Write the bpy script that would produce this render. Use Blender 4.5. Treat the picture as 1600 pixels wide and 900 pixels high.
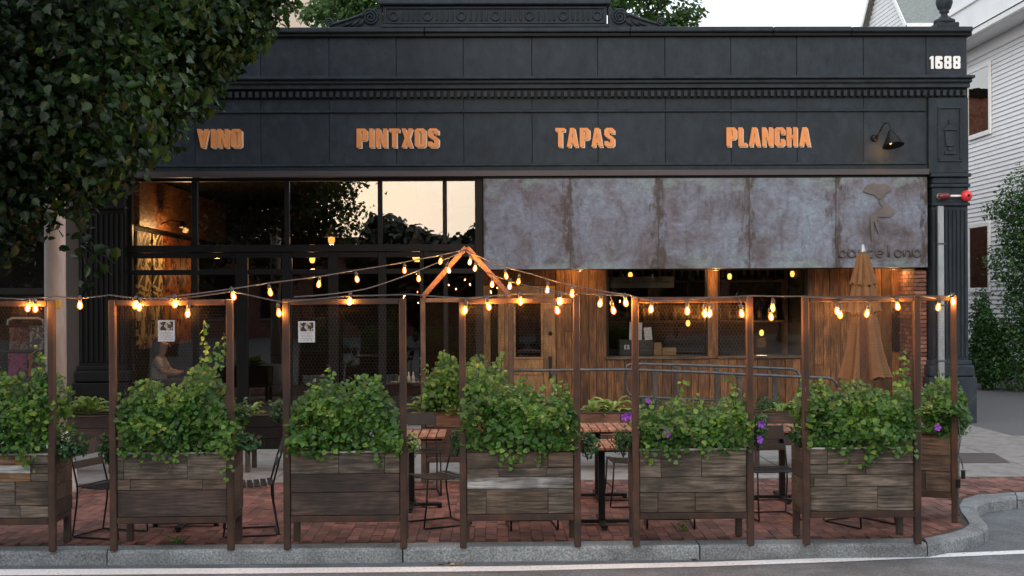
import bpy, bmesh, math, random
import numpy as np
from mathutils import Vector, Matrix
random.seed(7); rng = np.random.default_rng(7)
R = math.radians
for o in list(bpy.data.objects): bpy.data.objects.remove(o)
scene = bpy.context.scene
COL = scene.collection

# ------------------------------------------------------------------ camera
FPX, CZ, YAW, ROLL = 1950.0, 2.08, R(1.0), 0.0055
cam = bpy.data.cameras.new('camera'); camo = bpy.data.objects.new('camera', cam); COL.objects.link(camo)
cam.sensor_width = 36; cam.lens = 36*FPX/1600; cam.shift_y = 15/1600; cam.clip_end = 2000; cam.clip_start = 0.1
camo.matrix_world = Matrix.Translation((0, 0, CZ)) @ Matrix.Rotation(-YAW, 4, 'Z') @ Matrix.Rotation(R(90), 4, 'X') @ Matrix.Rotation(-ROLL, 4, 'Z')
scene.camera = camo
# ------------------------------------------------------------------ sky and sun
SUN_EL, SUN_AZ = R(14), R(200)        # low sun behind the photographer, veiled by cloud
world = bpy.data.worlds.new('World'); scene.world = world; world.use_nodes = True
wn = world.node_tree; wn.nodes.clear()
wo = wn.nodes.new('ShaderNodeOutputWorld'); bg = wn.nodes.new('ShaderNodeBackground'); sky = wn.nodes.new('ShaderNodeTexSky')
sky.sky_type = 'NISHITA'; sky.sun_disc = False; sky.sun_elevation = SUN_EL; sky.sun_rotation = SUN_AZ
sky.air_density = 1.5; sky.dust_density = 3.0
tc = wn.nodes.new('ShaderNodeTexCoord'); nz = wn.nodes.new('ShaderNodeTexNoise'); cr = wn.nodes.new('ShaderNodeValToRGB'); mx = wn.nodes.new('ShaderNodeMix')
nz.inputs['Scale'].default_value = 3.2; nz.inputs['Detail'].default_value = 7; nz.inputs['Distortion'].default_value = .4
mp = wn.nodes.new('ShaderNodeMapping'); mp.inputs['Scale'].default_value = (1, 1, 3.0)
wn.links.new(tc.outputs['Generated'], mp.inputs['Vector']); wn.links.new(mp.outputs['Vector'], nz.inputs['Vector'])
cr.color_ramp.elements[0].position = .3; cr.color_ramp.elements[0].color = (5.3, 5.8, 6.5, 1)
cr.color_ramp.elements[1].position = .72; cr.color_ramp.elements[1].color = (8.0, 8.3, 8.7, 1)
wn.links.new(nz.outputs['Fac'], cr.inputs['Fac'])
mx.data_type = 'RGBA'; mx.inputs['Factor'].default_value = .80
wn.links.new(sky.outputs['Color'], mx.inputs[6]); wn.links.new(cr.outputs['Color'], mx.inputs[7])
wn.links.new(mx.outputs[2], bg.inputs['Color']); bg.inputs['Strength'].default_value = 0.15
wn.links.new(bg.outputs[0], wo.inputs[0])
sl = bpy.data.lights.new('sun', 'SUN'); sl.energy = 0.5; sl.angle = R(20); sl.color = (1, .9, .78)
so = bpy.data.objects.new('sun', sl); COL.objects.link(so)
sd = Vector((math.sin(SUN_AZ)*math.cos(SUN_EL), math.cos(SUN_AZ)*math.cos(SUN_EL), math.sin(SUN_EL)))
so.rotation_euler = sd.to_track_quat('Z', 'Y').to_euler(); so.location = sd*40 + Vector((0, 0, 10))
vs = scene.view_settings; vs.view_transform = 'Standard'; vs.look = 'None'; vs.exposure = 0.72; vs.gamma = 1; vs.use_curve_mapping = False
scene.render.resolution_x = 1024; scene.render.resolution_y = 576
scene.render.engine = 'CYCLES'
scene.cycles.max_bounces = 8; scene.cycles.transparent_max_bounces = 24

# ------------------------------------------------------------------ pixel helpers (1600 x 900 photograph)
_f = Vector((math.sin(YAW), math.cos(YAW), 0)); _r = Vector((math.cos(YAW), -math.sin(YAW), 0)); _u = Vector((0, 0, 1))
CAM = Vector((0, 0, CZ))
def ray(x, y):
    dx, dy = (x-800)/FPX, (465-y)/FPX
    u = dx*math.cos(ROLL)+dy*math.sin(ROLL); v = -dx*math.sin(ROLL)+dy*math.cos(ROLL)
    return _f+u*_r+v*_u
def F(x, y, Y): d = ray(x, y); return CAM+d*(Y/d.y)          # point on a plane parallel to the facade
def G(x, y, z=0.): d = ray(x, y); return CAM+d*((z-CZ)/d.z)  # point on level ground
def W(x, y, X): d = ray(x, y); return CAM+d*(X/d.x)          # point on a wall running away from the street
YC, YF = 10.4, 20.3
def fx(x, y=300, Y=YF): return F(x, y, Y).x
def fz(y, x=1000, Y=YF): return F(x, y, Y).z

# ------------------------------------------------------------------ object helpers
def tag(o, label=None, cat=None, group=None, kind=None):
    if label: o['label'] = label
    if cat: o['category'] = cat
    if group: o['group'] = group
    if kind: o['kind'] = kind
    return o
def empty(name, loc=(0, 0, 0), rz=0, label=None, cat=None, group=None, kind=None):
    o = bpy.data.objects.new(name, None); COL.objects.link(o); o.location = loc; o.rotation_euler = (0, 0, rz); o.empty_display_size = .1
    return tag(o, label, cat, group, kind)
def link(name, me, mat=None, parent=None, loc=(0, 0, 0), rot=(0, 0, 0), world=False):
    o = bpy.data.objects.new(name, me); COL.objects.link(o)
    if mat is not None and len(me.materials) == 0: me.materials.append(mat)
    p = Vector(loc)
    if parent is not None:
        o.parent = parent
        if world:
            q = parent
            while q is not None: p = p-Vector(q.location); q = q.parent
    o.location = p; o.rotation_euler = rot
    return o
def copy_tree(o, parent=None):
    c = o.copy(); COL.objects.link(c); c.parent = parent
    for ch in list(o.children): copy_tree(ch, c)
    return c
class MB:
    def __init__(s): s.v = []; s.f = []; s.sm = []
    def add(s, vs, fs, smooth=False):
        n = len(s.v); s.v += [tuple(p) for p in vs]; s.f += [tuple(i+n for i in f) for f in fs]; s.sm += [smooth]*len(fs); return s
    def box(s, x0, x1, y0, y1, z0, z1, c=0.):
        if c <= 0:
            vs = [(x, y, z) for z in (z0, z1) for y in (y0, y1) for x in (x0, x1)]
            return s.add(vs, [(0, 2, 3, 1), (4, 5, 7, 6), (0, 1, 5, 4), (2, 6, 7, 3), (0, 4, 6, 2), (1, 3, 7, 5)])
        bm = bmesh.new(); bmesh.ops.create_cube(bm, size=1)
        for q in bm.verts: q.co = Vector(((x0+x1)/2+q.co.x*(x1-x0), (y0+y1)/2+q.co.y*(y1-y0), (z0+z1)/2+q.co.z*(z1-z0)))
        bmesh.ops.bevel(bm, geom=list(bm.edges), offset=c, segments=1, affect='EDGES')
        bm.verts.index_update(); s.add([q.co for q in bm.verts], [[q.index for q in f.verts] for f in bm.faces]); bm.free(); return s
    def tube(s, pts, r, n=8, closed=False, cap=True):
        pts = [Vector(p) for p in pts]; k = len(pts); rr = r if isinstance(r, (list, tuple)) else [r]*k
        vs = []; ref = None
        for i, p in enumerate(pts):
            a = pts[i-1] if (i > 0 or closed) else p; b = pts[(i+1) % k] if (i < k-1 or closed) else p
            t = (b-a).normalized()
            if ref is None: ref = t.orthogonal().normalized()
            ref = (ref-t*ref.dot(t)); ref = ref.normalized() if ref.length > 1e-6 else t.orthogonal().normalized()
            q = t.cross(ref)
            vs += [p+(ref*math.cos(2*math.pi*j/n)+q*math.sin(2*math.pi*j/n))*rr[i] for j in range(n)]
        fs = []
        for i in range(k if closed else k-1):
            for j in range(n):
                a = i*n+j; b = i*n+(j+1) % n; c = ((i+1) % k)*n
                fs.append((a, b, c+(j+1) % n, c+j))
        s.add(vs, fs, n > 4)
        if cap and not closed:
            m = len(s.v)-len(vs); s.f += [tuple(m+j for j in reversed(range(n))), tuple(m+(k-1)*n+j for j in range(n))]; s.sm += [False, False]
        return s
    def lathe(s, prof, c=(0, 0, 0), n=20, smooth=True):
        vs = [(c[0]+r*math.cos(2*math.pi*j/n), c[1]+r*math.sin(2*math.pi*j/n), c[2]+z) for r, z in prof for j in range(n)]
        fs = [(i*n+j, i*n+(j+1) % n, (i+1)*n+(j+1) % n, (i+1)*n+j) for i in range(len(prof)-1) for j in range(n)]
        return s.add(vs, fs, smooth)
    def prism(s, poly, y0, y1):     # outline in x,z pushed along y
        n = len(poly); vs = [(x, y0, z) for x, z in poly]+[(x, y1, z) for x, z in poly]
        return s.add(vs, [tuple(range(n)), tuple(reversed(range(n, 2*n)))]+[(i, i+n, (i+1) % n+n, (i+1) % n) for i in range(n)])
    def mesh(s, name='mesh'):
        me = bpy.data.meshes.new(name); me.from_pydata(s.v, [], s.f)
        me.polygons.foreach_set('use_smooth', s.sm)
        bm = bmesh.new(); bm.from_mesh(me); bmesh.ops.recalc_face_normals(bm, faces=bm.faces); bm.to_mesh(me); bm.free()
        me.update(); return me
    def build(s, name, mat, parent=None, loc=(0, 0, 0), rot=(0, 0, 0), world=False): return link(name, s.mesh(name), mat, parent, loc, rot, world)
def wbox(name, mat, parent, x0, x1, y0, y1, z0, z1, c=0., kind=None):
    """box given in world coordinates, its origin at its centre"""
    x0, x1 = min(x0, x1), max(x0, x1); z0, z1 = min(z0, z1), max(z0, z1)
    hx, hy, hz = (x1-x0)/2, (y1-y0)/2, (z1-z0)/2
    o = MB().box(-hx, hx, -hy, hy, -hz, hz, min(c, hx*.45, hy*.45, hz*.45)).build(name, mat, parent, ((x0+x1)/2, (y0+y1)/2, (z0+z1)/2), world=parent is not None)
    if kind: o['kind'] = kind
    return o

# ------------------------------------------------------------------ materials
def mat(name, cols, rough=.6, scale=4., stretch=(1, 1, 1), bump=.2, metal=0., detail=6, spec=.5, coords='Object', rnd=True, pos=None, bscale=None, tone=0., bdist=.01, rrange=.15, stain=0.):
    m = bpy.data.materials.new(name); m.use_nodes = True; nt = m.node_tree; N = nt.nodes; L = nt.links
    b = N['Principled BSDF']; b.inputs['Metallic'].default_value = metal; b.inputs['Specular IOR Level'].default_value = spec
    t = N.new('ShaderNodeTexCoord'); mp = N.new('ShaderNodeMapping'); mp.inputs['Scale'].default_value = stretch
    src = t.outputs[coords]; oi = N.new('ShaderNodeObjectInfo')
    if rnd:
        va = N.new('ShaderNodeVectorMath'); va.operation = 'MULTIPLY_ADD'
        cb = N.new('ShaderNodeCombineXYZ')
        for i in range(3): L.new(oi.outputs['Random'], cb.inputs[i])
        va.inputs[1].default_value = (37., 61., 23.); L.new(cb.outputs[0], va.inputs[0]); L.new(src, va.inputs[2]); src = va.outputs[0]
    L.new(src, mp.inputs['Vector'])
    n = N.new('ShaderNodeTexNoise'); n.inputs['Scale'].default_value = scale; n.inputs['Detail'].default_value = detail; n.inputs['Roughness'].default_value = .62
    L.new(mp.outputs[0], n.inputs['Vector'])
    r = N.new('ShaderNodeValToRGB'); e = r.color_ramp.elements
    k = len(cols); ps = pos or ([.3+.4*i/(k-1) for i in range(k)] if k > 1 else [.5])
    while len(e) < k: e.new(.5)
    for i in range(k): e[i].position = ps[i]; e[i].color = tuple(cols[i])+(1,)
    if k == 1: e[1].color = tuple(cols[0])+(1,)
    L.new(n.outputs['Fac'], r.inputs['Fac']); out = r.outputs[0]
    if stain > 0:
        n3 = N.new('ShaderNodeTexNoise'); n3.inputs['Scale'].default_value = 3.2; n3.inputs['Detail'].default_value = 6; n3.inputs['Distortion'].default_value = .6; L.new(src, n3.inputs['Vector'])
        m3 = N.new('ShaderNodeMapRange'); m3.inputs[1].default_value = .35; m3.inputs[2].default_value = .62; m3.inputs[3].default_value = 1-stain; m3.inputs[4].default_value = 1.15; L.new(n3.outputs['Fac'], m3.inputs[0])
        vm = N.new('ShaderNodeVectorMath'); vm.operation = 'SCALE'; L.new(out, vm.inputs[0]); L.new(m3.outputs[0], vm.inputs['Scale']); out = vm.outputs[0]
    if tone > 0:
        hs = N.new('ShaderNodeHueSaturation'); mr = N.new('ShaderNodeMapRange'); mr.inputs[3].default_value = 1-tone; mr.inputs[4].default_value = 1+tone
        L.new(oi.outputs['Random'], mr.inputs[0]); L.new(mr.outputs[0], hs.inputs['Value']); L.new(out, hs.inputs['Color']); out = hs.outputs[0]
    L.new(out, b.inputs['Base Color'])
    rm = N.new('ShaderNodeMapRange'); rm.inputs[3].default_value = max(0, rough-rrange); rm.inputs[4].default_value = min(1, rough+rrange)
    L.new(n.outputs['Fac'], rm.inputs[0]); L.new(rm.outputs[0], b.inputs['Roughness'])
    if bump > 0:
        n2 = N.new('ShaderNodeTexNoise'); n2.inputs['Scale'].default_value = bscale or scale*4; n2.inputs['Detail'].default_value = 5
        L.new(mp.outputs[0], n2.inputs['Vector']); bp = N.new('ShaderNodeBump'); bp.inputs['Strength'].default_value = bump; bp.inputs['Distance'].default_value = bdist
        L.new(n2.outputs['Fac'], bp.inputs['Height']); L.new(bp.outputs[0], b.inputs['Normal'])
    return m
def wood(name, cols, vertical=False, rough=.75, tone=.3, axis=None, stain=.55):
    st = axis or ((14, 14, 1.0) if vertical else (1.0, 14, 14))
    return mat(name, cols, rough, 4.2, st, .6, tone=tone, bscale=9, bdist=.006, detail=8, stain=stain, pos=[.35, .5, .66])
def emis(name, col, s):
    m = bpy.data.materials.new(name); m.use_nodes = True; nt = m.node_tree; nt.nodes.clear()
    o = nt.nodes.new('ShaderNodeOutputMaterial'); e = nt.nodes.new('ShaderNodeEmission'); e.inputs[0].default_value = tuple(col)+(1,); e.inputs[1].default_value = s
    nt.links.new(e.outputs[0], o.inputs[0]); return m
def glassmat(name, refl, tint=(.9, .92, .92), rough=0.0, wav=.0):
    m = bpy.data.materials.new(name); m.use_nodes = True; nt = m.node_tree; nt.nodes.clear(); N = nt.nodes; L = nt.links
    o = N.new('ShaderNodeOutputMaterial'); t = N.new('ShaderNodeBsdfTransparent'); g = N.new('ShaderNodeBsdfGlossy'); mx = N.new('ShaderNodeMixShader')
    t.inputs[0].default_value = tuple(tint)+(1,); g.inputs['Roughness'].default_value = rough; g.inputs['Color'].default_value = (1, .97, .93, 1)
    fr = N.new('ShaderNodeFresnel'); fr.inputs[0].default_value = 1.5; ad = N.new('ShaderNodeMath'); ad.operation = 'ADD'; ad.use_clamp = True; ad.inputs[1].default_value = refl-.04
    L.new(fr.outputs[0], ad.inputs[0]); L.new(ad.outputs[0], mx.inputs[0]); L.new(t.outputs[0], mx.inputs[1]); L.new(g.outputs[0], mx.inputs[2]); L.new(mx.outputs[0], o.inputs[0])
    if wav > 0:
        n = N.new('ShaderNodeTexNoise'); n.inputs['Scale'].default_value = 1.3; n.inputs['Detail'].default_value = 2; tc = N.new('ShaderNodeTexCoord'); L.new(tc.outputs['Object'], n.inputs['Vector'])
        bp = N.new('ShaderNodeBump'); bp.inputs['Strength'].default_value = wav; bp.inputs['Distance'].default_value = .02; L.new(n.outputs['Fac'], bp.inputs['Height']); L.new(bp.outputs[0], g.inputs['Normal'])
    return m
def leafmat(name, cols, trans=.35, rough=.42):
    m = bpy.data.materials.new(name); m.use_nodes = True; nt = m.node_tree; N = nt.nodes; L = nt.links
    b = N['Principled BSDF']; o = N['Material Output']; at = N.new('ShaderNodeAttribute'); at.attribute_name = 'tint'
    r = N.new('ShaderNodeValToRGB'); e = r.color_ramp.elements
    while len(e) < len(cols): e.new(.5)
    for i, c in enumerate(cols): e[i].position = i/(len(cols)-1); e[i].color = tuple(c)+(1,)
    L.new(at.outputs['Fac'], r.inputs[0]); L.new(r.outputs[0], b.inputs['Base Color']); b.inputs['Roughness'].default_value = rough; b.inputs['Specular IOR Level'].default_value = .35
    tr = N.new('ShaderNodeBsdfTranslucent'); hs = N.new('ShaderNodeHueSaturation'); hs.inputs['Value'].default_value = 1.5; hs.inputs['Hue'].default_value = .485
    L.new(r.outputs[0], hs.inputs['Color']); L.new(hs.outputs[0], tr.inputs[0])
    mx = N.new('ShaderNodeMixShader'); mx.inputs[0].default_value = trans; L.new(b.outputs[0], mx.inputs[1]); L.new(tr.outputs[0], mx.inputs[2]); L.new(mx.outputs[0], o.inputs[0])
    return m
M = {}
M['slate'] = mat('slate_paint', [(0.0122, 0.0182, 0.0256), (0.019, 0.0274, 0.0368), (0.0266, 0.0365, 0.048)], .6, 7.0, (1, 1, .6), .6, bscale=26, tone=.08, bdist=.012, stain=.12, spec=.25)
M['black_paint'] = mat('black_paint', [(0.0029, 0.0034, 0.0042), (0.0059, 0.0063, 0.0076)], .45, 5, bump=.25, spec=.2)
M['bronze'] = mat('bronze_strip', [(0.044, 0.04, 0.0448), (0.08, 0.0704, 0.0736)], .5, 2, (.3, 1, 4), .15, metal=.3)
M['black_metal'] = mat('black_metal', [(0.0056, 0.0056, 0.0062), (0.0123, 0.0123, 0.0134)], .42, 8, bump=.05, spec=.25)
M['rust'] = mat('rusted_steel', [(0.0127, 0.0064, 0.0051), (0.0374, 0.0153, 0.0085), (0.0723, 0.0314, 0.0161)], .78, 7, (1, 1, .6), .4, tone=.2, bscale=40, bdist=.004)
M['rust_dark'] = mat('dark_rusted_steel', [(0.0179, 0.0115, 0.0096), (0.0384, 0.0218, 0.016), (0.0768, 0.064, 0.0576)], .7, 6, (1, 1, .5), .4, tone=.15, bscale=40, bdist=.004)
M['w_grey'] = wood('grey_weathered_wood', [(0.0266, 0.0185, 0.0123), (0.0931, 0.0704, 0.0525), (0.19, 0.1514, 0.1197)], tone=.07)
M['w_brown'] = wood('brown_weathered_wood', [(0.0266, 0.0161, 0.0101), (0.076, 0.051, 0.0351), (0.152, 0.1054, 0.0733)], tone=.09)
M['w_dark'] = wood('dark_weathered_wood', [(0.0136, 0.0075, 0.0058), (0.0391, 0.0232, 0.018), (0.0723, 0.0465, 0.0374)])
M['w_pale'] = wood('pale_weathered_wood', [(.08, .07, .06), (.28, .265, .255), (.46, .45, .45)], tone=.1)
M['w_orange'] = wood('orange_stained_wood', [(0.088, 0.04, 0.016), (0.208, 0.092, 0.032), (0.24, 0.2, 0.16)])
M['w_red'] = wood('reddish_box_wood', [(0.0408, 0.0177, 0.0109), (0.102, 0.051, 0.034), (0.136, 0.0816, 0.0612)])
M['w_table'] = wood('table_slat_wood', [(.10, .042, .025), (.25, .115, .07), (.33, .17, .11)], axis=(14, 1, 14), rough=.5)
M['plank'] = wood('wall_plank_wood', [(0.0425, 0.0179, 0.0068), (0.1318, 0.0553, 0.0187), (0.255, 0.119, 0.0442)], vertical=True, tone=.38, stain=.35)
M['door_wood'] = wood('door_wood', [(.12, .055, .018), (.27, .135, .045), (.36, .19, .07)], vertical=True, rough=.5, tone=.1)
M['gable_wood'] = wood('gable_bar_wood', [(.10, .042, .02), (.21, .095, .045)], axis=(4, 4, 4), rough=.6, tone=.1)
M['soil'] = mat('soil', [(.012, .009, .006), (.035, .025, .018)], .95, 30, bump=.8)
M['brick'] = mat('paving_brick', [(0.0796, 0.0335, 0.0249), (0.1459, 0.0578, 0.0445), (0.1923, 0.0973, 0.0771)], .85, 9, bump=.45, tone=.4, stain=.35, bscale=50, bdist=.004)
M['mortar'] = mat('brick_joint_sand', [(0.0336, 0.0252, 0.0213), (0.0672, 0.0532, 0.0448)], .95, 40, bump=.5, rnd=False)
M['granite'] = mat('granite_kerb', [(0.0738, 0.082, 0.0886), (0.1804, 0.1927, 0.2009), (0.328, 0.3403, 0.3485)], .85, 60, bump=.8, tone=.12, stain=.3, bscale=45, bdist=.012, detail=8)
M['asphalt'] = mat('asphalt', [(0.054, 0.0603, 0.0666), (0.099, 0.108, 0.117), (0.216, 0.225, 0.2385)], .88, 55, bump=.7, rnd=False, bscale=120, bdist=.008, detail=8, pos=[.25, .5, .78], stain=.22)
M['drive'] = mat('driveway_asphalt', [(0.063, 0.063, 0.0657), (0.117, 0.117, 0.1215)], .9, 20, bump=.5, rnd=False)
M['concrete'] = mat('pavement_concrete', [(0.1487, 0.1386, 0.1275), (0.221, 0.2099, 0.1997), (0.2635, 0.2525, 0.2431)], .9, 5, bump=.3, tone=.1, bscale=60, bdist=.004)
M['paint_white'] = mat('road_paint', [(.16, .165, .17), (.60, .61, .62), (.75, .75, .76)], .75, 34, (1, 1, 1), .3, rnd=False, pos=[.30, .42, .7])
M['white'] = mat('white_siding_paint', [(.66, .67, .69), (.76, .77, .79)], .5, 1.5, bump=.05)
M['white_trim'] = mat('white_trim_paint', [(.72, .72, .73), (.82, .82, .82)], .5, 3, bump=.05)
M['shingle'] = mat('roof_shingle', [(.12, .14, .14), (.25, .28, .27)], .9, 9, (1, 3, 1), .5)
M['beige'] = mat('beige_wall', [(.50, .42, .35), (.58, .50, .43)], .8, 2, bump=.1)
M['dimwall'] = mat('brown_grey_wall', [(0.042, 0.035, 0.0297), (0.0595, 0.049, 0.042)], .8, 3, bump=.2)
M['orange'] = mat('orange_letter_paint', [(0.63, 0.207, 0.0495), (0.774, 0.297, 0.09)], .5, 6, bump=.1)
M['cream'] = mat('cream_letter_edge', [(.70, .60, .48), (.8, .7, .58)], .6, 6, bump=0)
M['num_white'] = mat('white_number_paint', [(.74, .75, .76), (.82, .82, .82)], .5, 6, bump=0)
M['umbrella'] = mat('umbrella_canvas', [(0.1318, 0.0663, 0.0263), (0.1827, 0.0935, 0.0391)], .9, 12, bump=.3, bscale=90, bdist=.002)
M['galv'] = mat('galvanised_steel', [(.26, .28, .30), (.42, .44, .46)], .4, 8, (1, 1, .4), .1, metal=.7)
M['rail'] = mat('handrail_steel', [(0.07, 0.07, 0.0735), (0.14, 0.14, 0.147)], .35, 8, (1, 1, 1), .1, metal=.8)
M['pole'] = mat('pale_pole_metal', [(0.243, 0.234, 0.2295), (0.396, 0.387, 0.378), (0.504, 0.495, 0.486)], .6, 4, (1, 1, .35), .2)
M['red'] = mat('red_bell_paint', [(.55, .02, .025), (.68, .04, .045)], .3, 4, bump=0)
M['maroon'] = mat('maroon_beacon', [(.12, .015, .02), (.2, .03, .035)], .3, 4, bump=0)
M['paper'] = mat('paper', [(.60, .62, .65), (.75, .76, .78)], .8, 5, bump=.1)
M['cardboard'] = mat('cardboard', [(.30, .18, .09), (.4, .25, .13)], .85, 6, bump=.1)
M['greybox'] = mat('dark_carton', [(.035, .042, .045), (.06, .068, .07)], .7, 6, bump=.05)
M['wire'] = mat('mesh_wire', [(.03, .022, .018), (.07, .05, .04)], .6, 20, bump=0)
M['cable'] = mat('black_cable', [(.03, .03, .032), (.055, .055, .06)], .6, 10, bump=0)
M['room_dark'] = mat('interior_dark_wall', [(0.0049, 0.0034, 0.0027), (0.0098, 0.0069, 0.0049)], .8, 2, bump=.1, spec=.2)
M['room_wood'] = mat('interior_wood_panel', [(.08, .03, .012), (.22, .09, .035)], .5, 2.5, (1, .7, 9), .2)
M['skin'] = mat('skin', [(.45, .27, .2), (.52, .33, .25)], .5, 5, bump=0)
M['cloth'] = mat('pale_shirt', [(.5, .5, .5), (.6, .6, .6)], .8, 20, bump=.2)
M['denim'] = mat('dark_trousers', [(.03, .035, .05), (.05, .055, .07)], .8, 20, bump=.1)
M['hair'] = mat('dark_hair', [(.012, .008, .006), (.03, .02, .014)], .5, 30, (1, 1, .2), .3)
M['china'] = mat('white_china', [(.7, .7, .7), (.78, .78, .77)], .25, 3, bump=0)
M['bottle'] = mat('bottle_glass', [(.03, .05, .02), (.14, .08, .02)], .1, 2, bump=0, tone=.5)
M['bark'] = mat('tree_bark', [(0.028, 0.0224, 0.0176), (0.072, 0.06, 0.048)], .9, 8, (1, 1, .25), .8)
M['oldbrick'] = mat('old_wall_brick', [(0.096, 0.036, 0.024), (0.192, 0.08, 0.056), (0.272, 0.16, 0.128)], .9, 12, bump=.4, tone=.45)
M['cover'] = mat('iron_cover', [(.045, .035, .035), (.075, .058, .056)], .7, 30, bump=.5)
M['debris'] = mat('dry_leaf_litter', [(.2, .1, .05), (.4, .26, .15)], .9, 10, bump=0, tone=.4)
M['wineblind'] = mat('brown_blind', [(.36, .15, .06), (.5, .23, .10)], .6, 2, (1, 1, 20), .1)
M['glass_sky'] = glassmat('coated_upper_glass', .25, (.8, .8, .8), wav=.05)
M['glass_low'] = glassmat('clear_lower_glass', .055, (.85, .86, .86), wav=.05)
M['glass_house'] = glassmat('house_glass', .22, (.6, .5, .4), wav=.25)
M['glass_clear'] = glassmat('plain_house_glass', .03, (.95, .95, .95))
M['jar'] = emis('warm_jar_glow', (1, .42, .08), 2.2)
M['fil'] = emis('bulb_filament', (1, .48, .13), 900.0)
M['ember'] = emis('shelf_lamp_glow', (1, .38, .07), 2.5)
def bulbglass():
    m = bpy.data.materials.new('amber_bulb_glass'); m.use_nodes = True; nt = m.node_tree; nt.nodes.clear(); N = nt.nodes; L = nt.links
    o = N.new('ShaderNodeOutputMaterial'); t = N.new('ShaderNodeBsdfTransparent'); t.inputs[0].default_value = (1, .8, .5, 1)
    e = N.new('ShaderNodeEmission'); e.inputs[0].default_value = (1, .25, .03, 1); e.inputs[1].default_value = 1.15
    a = N.new('ShaderNodeAddShader'); L.new(t.outputs[0], a.inputs[0]); L.new(e.outputs[0], a.inputs[1]); L.new(a.outputs[0], o.inputs[0]); return m
M['bulb'] = bulbglass()
M['ivy'] = leafmat('ivy_leaf', [(.011, .040, .009), (.028, .090, .014), (.068, .165, .023), (.18, .28, .045)], .3)
M['petunia'] = leafmat('petunia_leaf', [(.020, .060, .022), (.035, .095, .038), (.06, .13, .05)], .25, .6)
M['hosta'] = leafmat('hosta_leaf', [(.06, .14, .03), (.15, .25, .05), (.46, .50, .20)], .3)
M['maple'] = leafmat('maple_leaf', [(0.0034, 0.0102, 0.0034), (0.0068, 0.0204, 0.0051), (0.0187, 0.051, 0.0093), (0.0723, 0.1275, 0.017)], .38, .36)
M['far_tree'] = leafmat('far_tree_leaf', [(.018, .05, .012), (.04, .095, .02), (.08, .15, .03)], .35)
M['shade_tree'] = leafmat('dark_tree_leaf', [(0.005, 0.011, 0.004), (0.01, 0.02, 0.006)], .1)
M['shrub'] = leafmat('shrub_leaf', [(.014, .048, .014), (.032, .095, .024), (.075, .16, .045)], .3)
M['flower'] = mat('violet_petal', [(.20, .03, .42), (.30, .06, .55)], .6, 8, bump=0)

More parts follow.
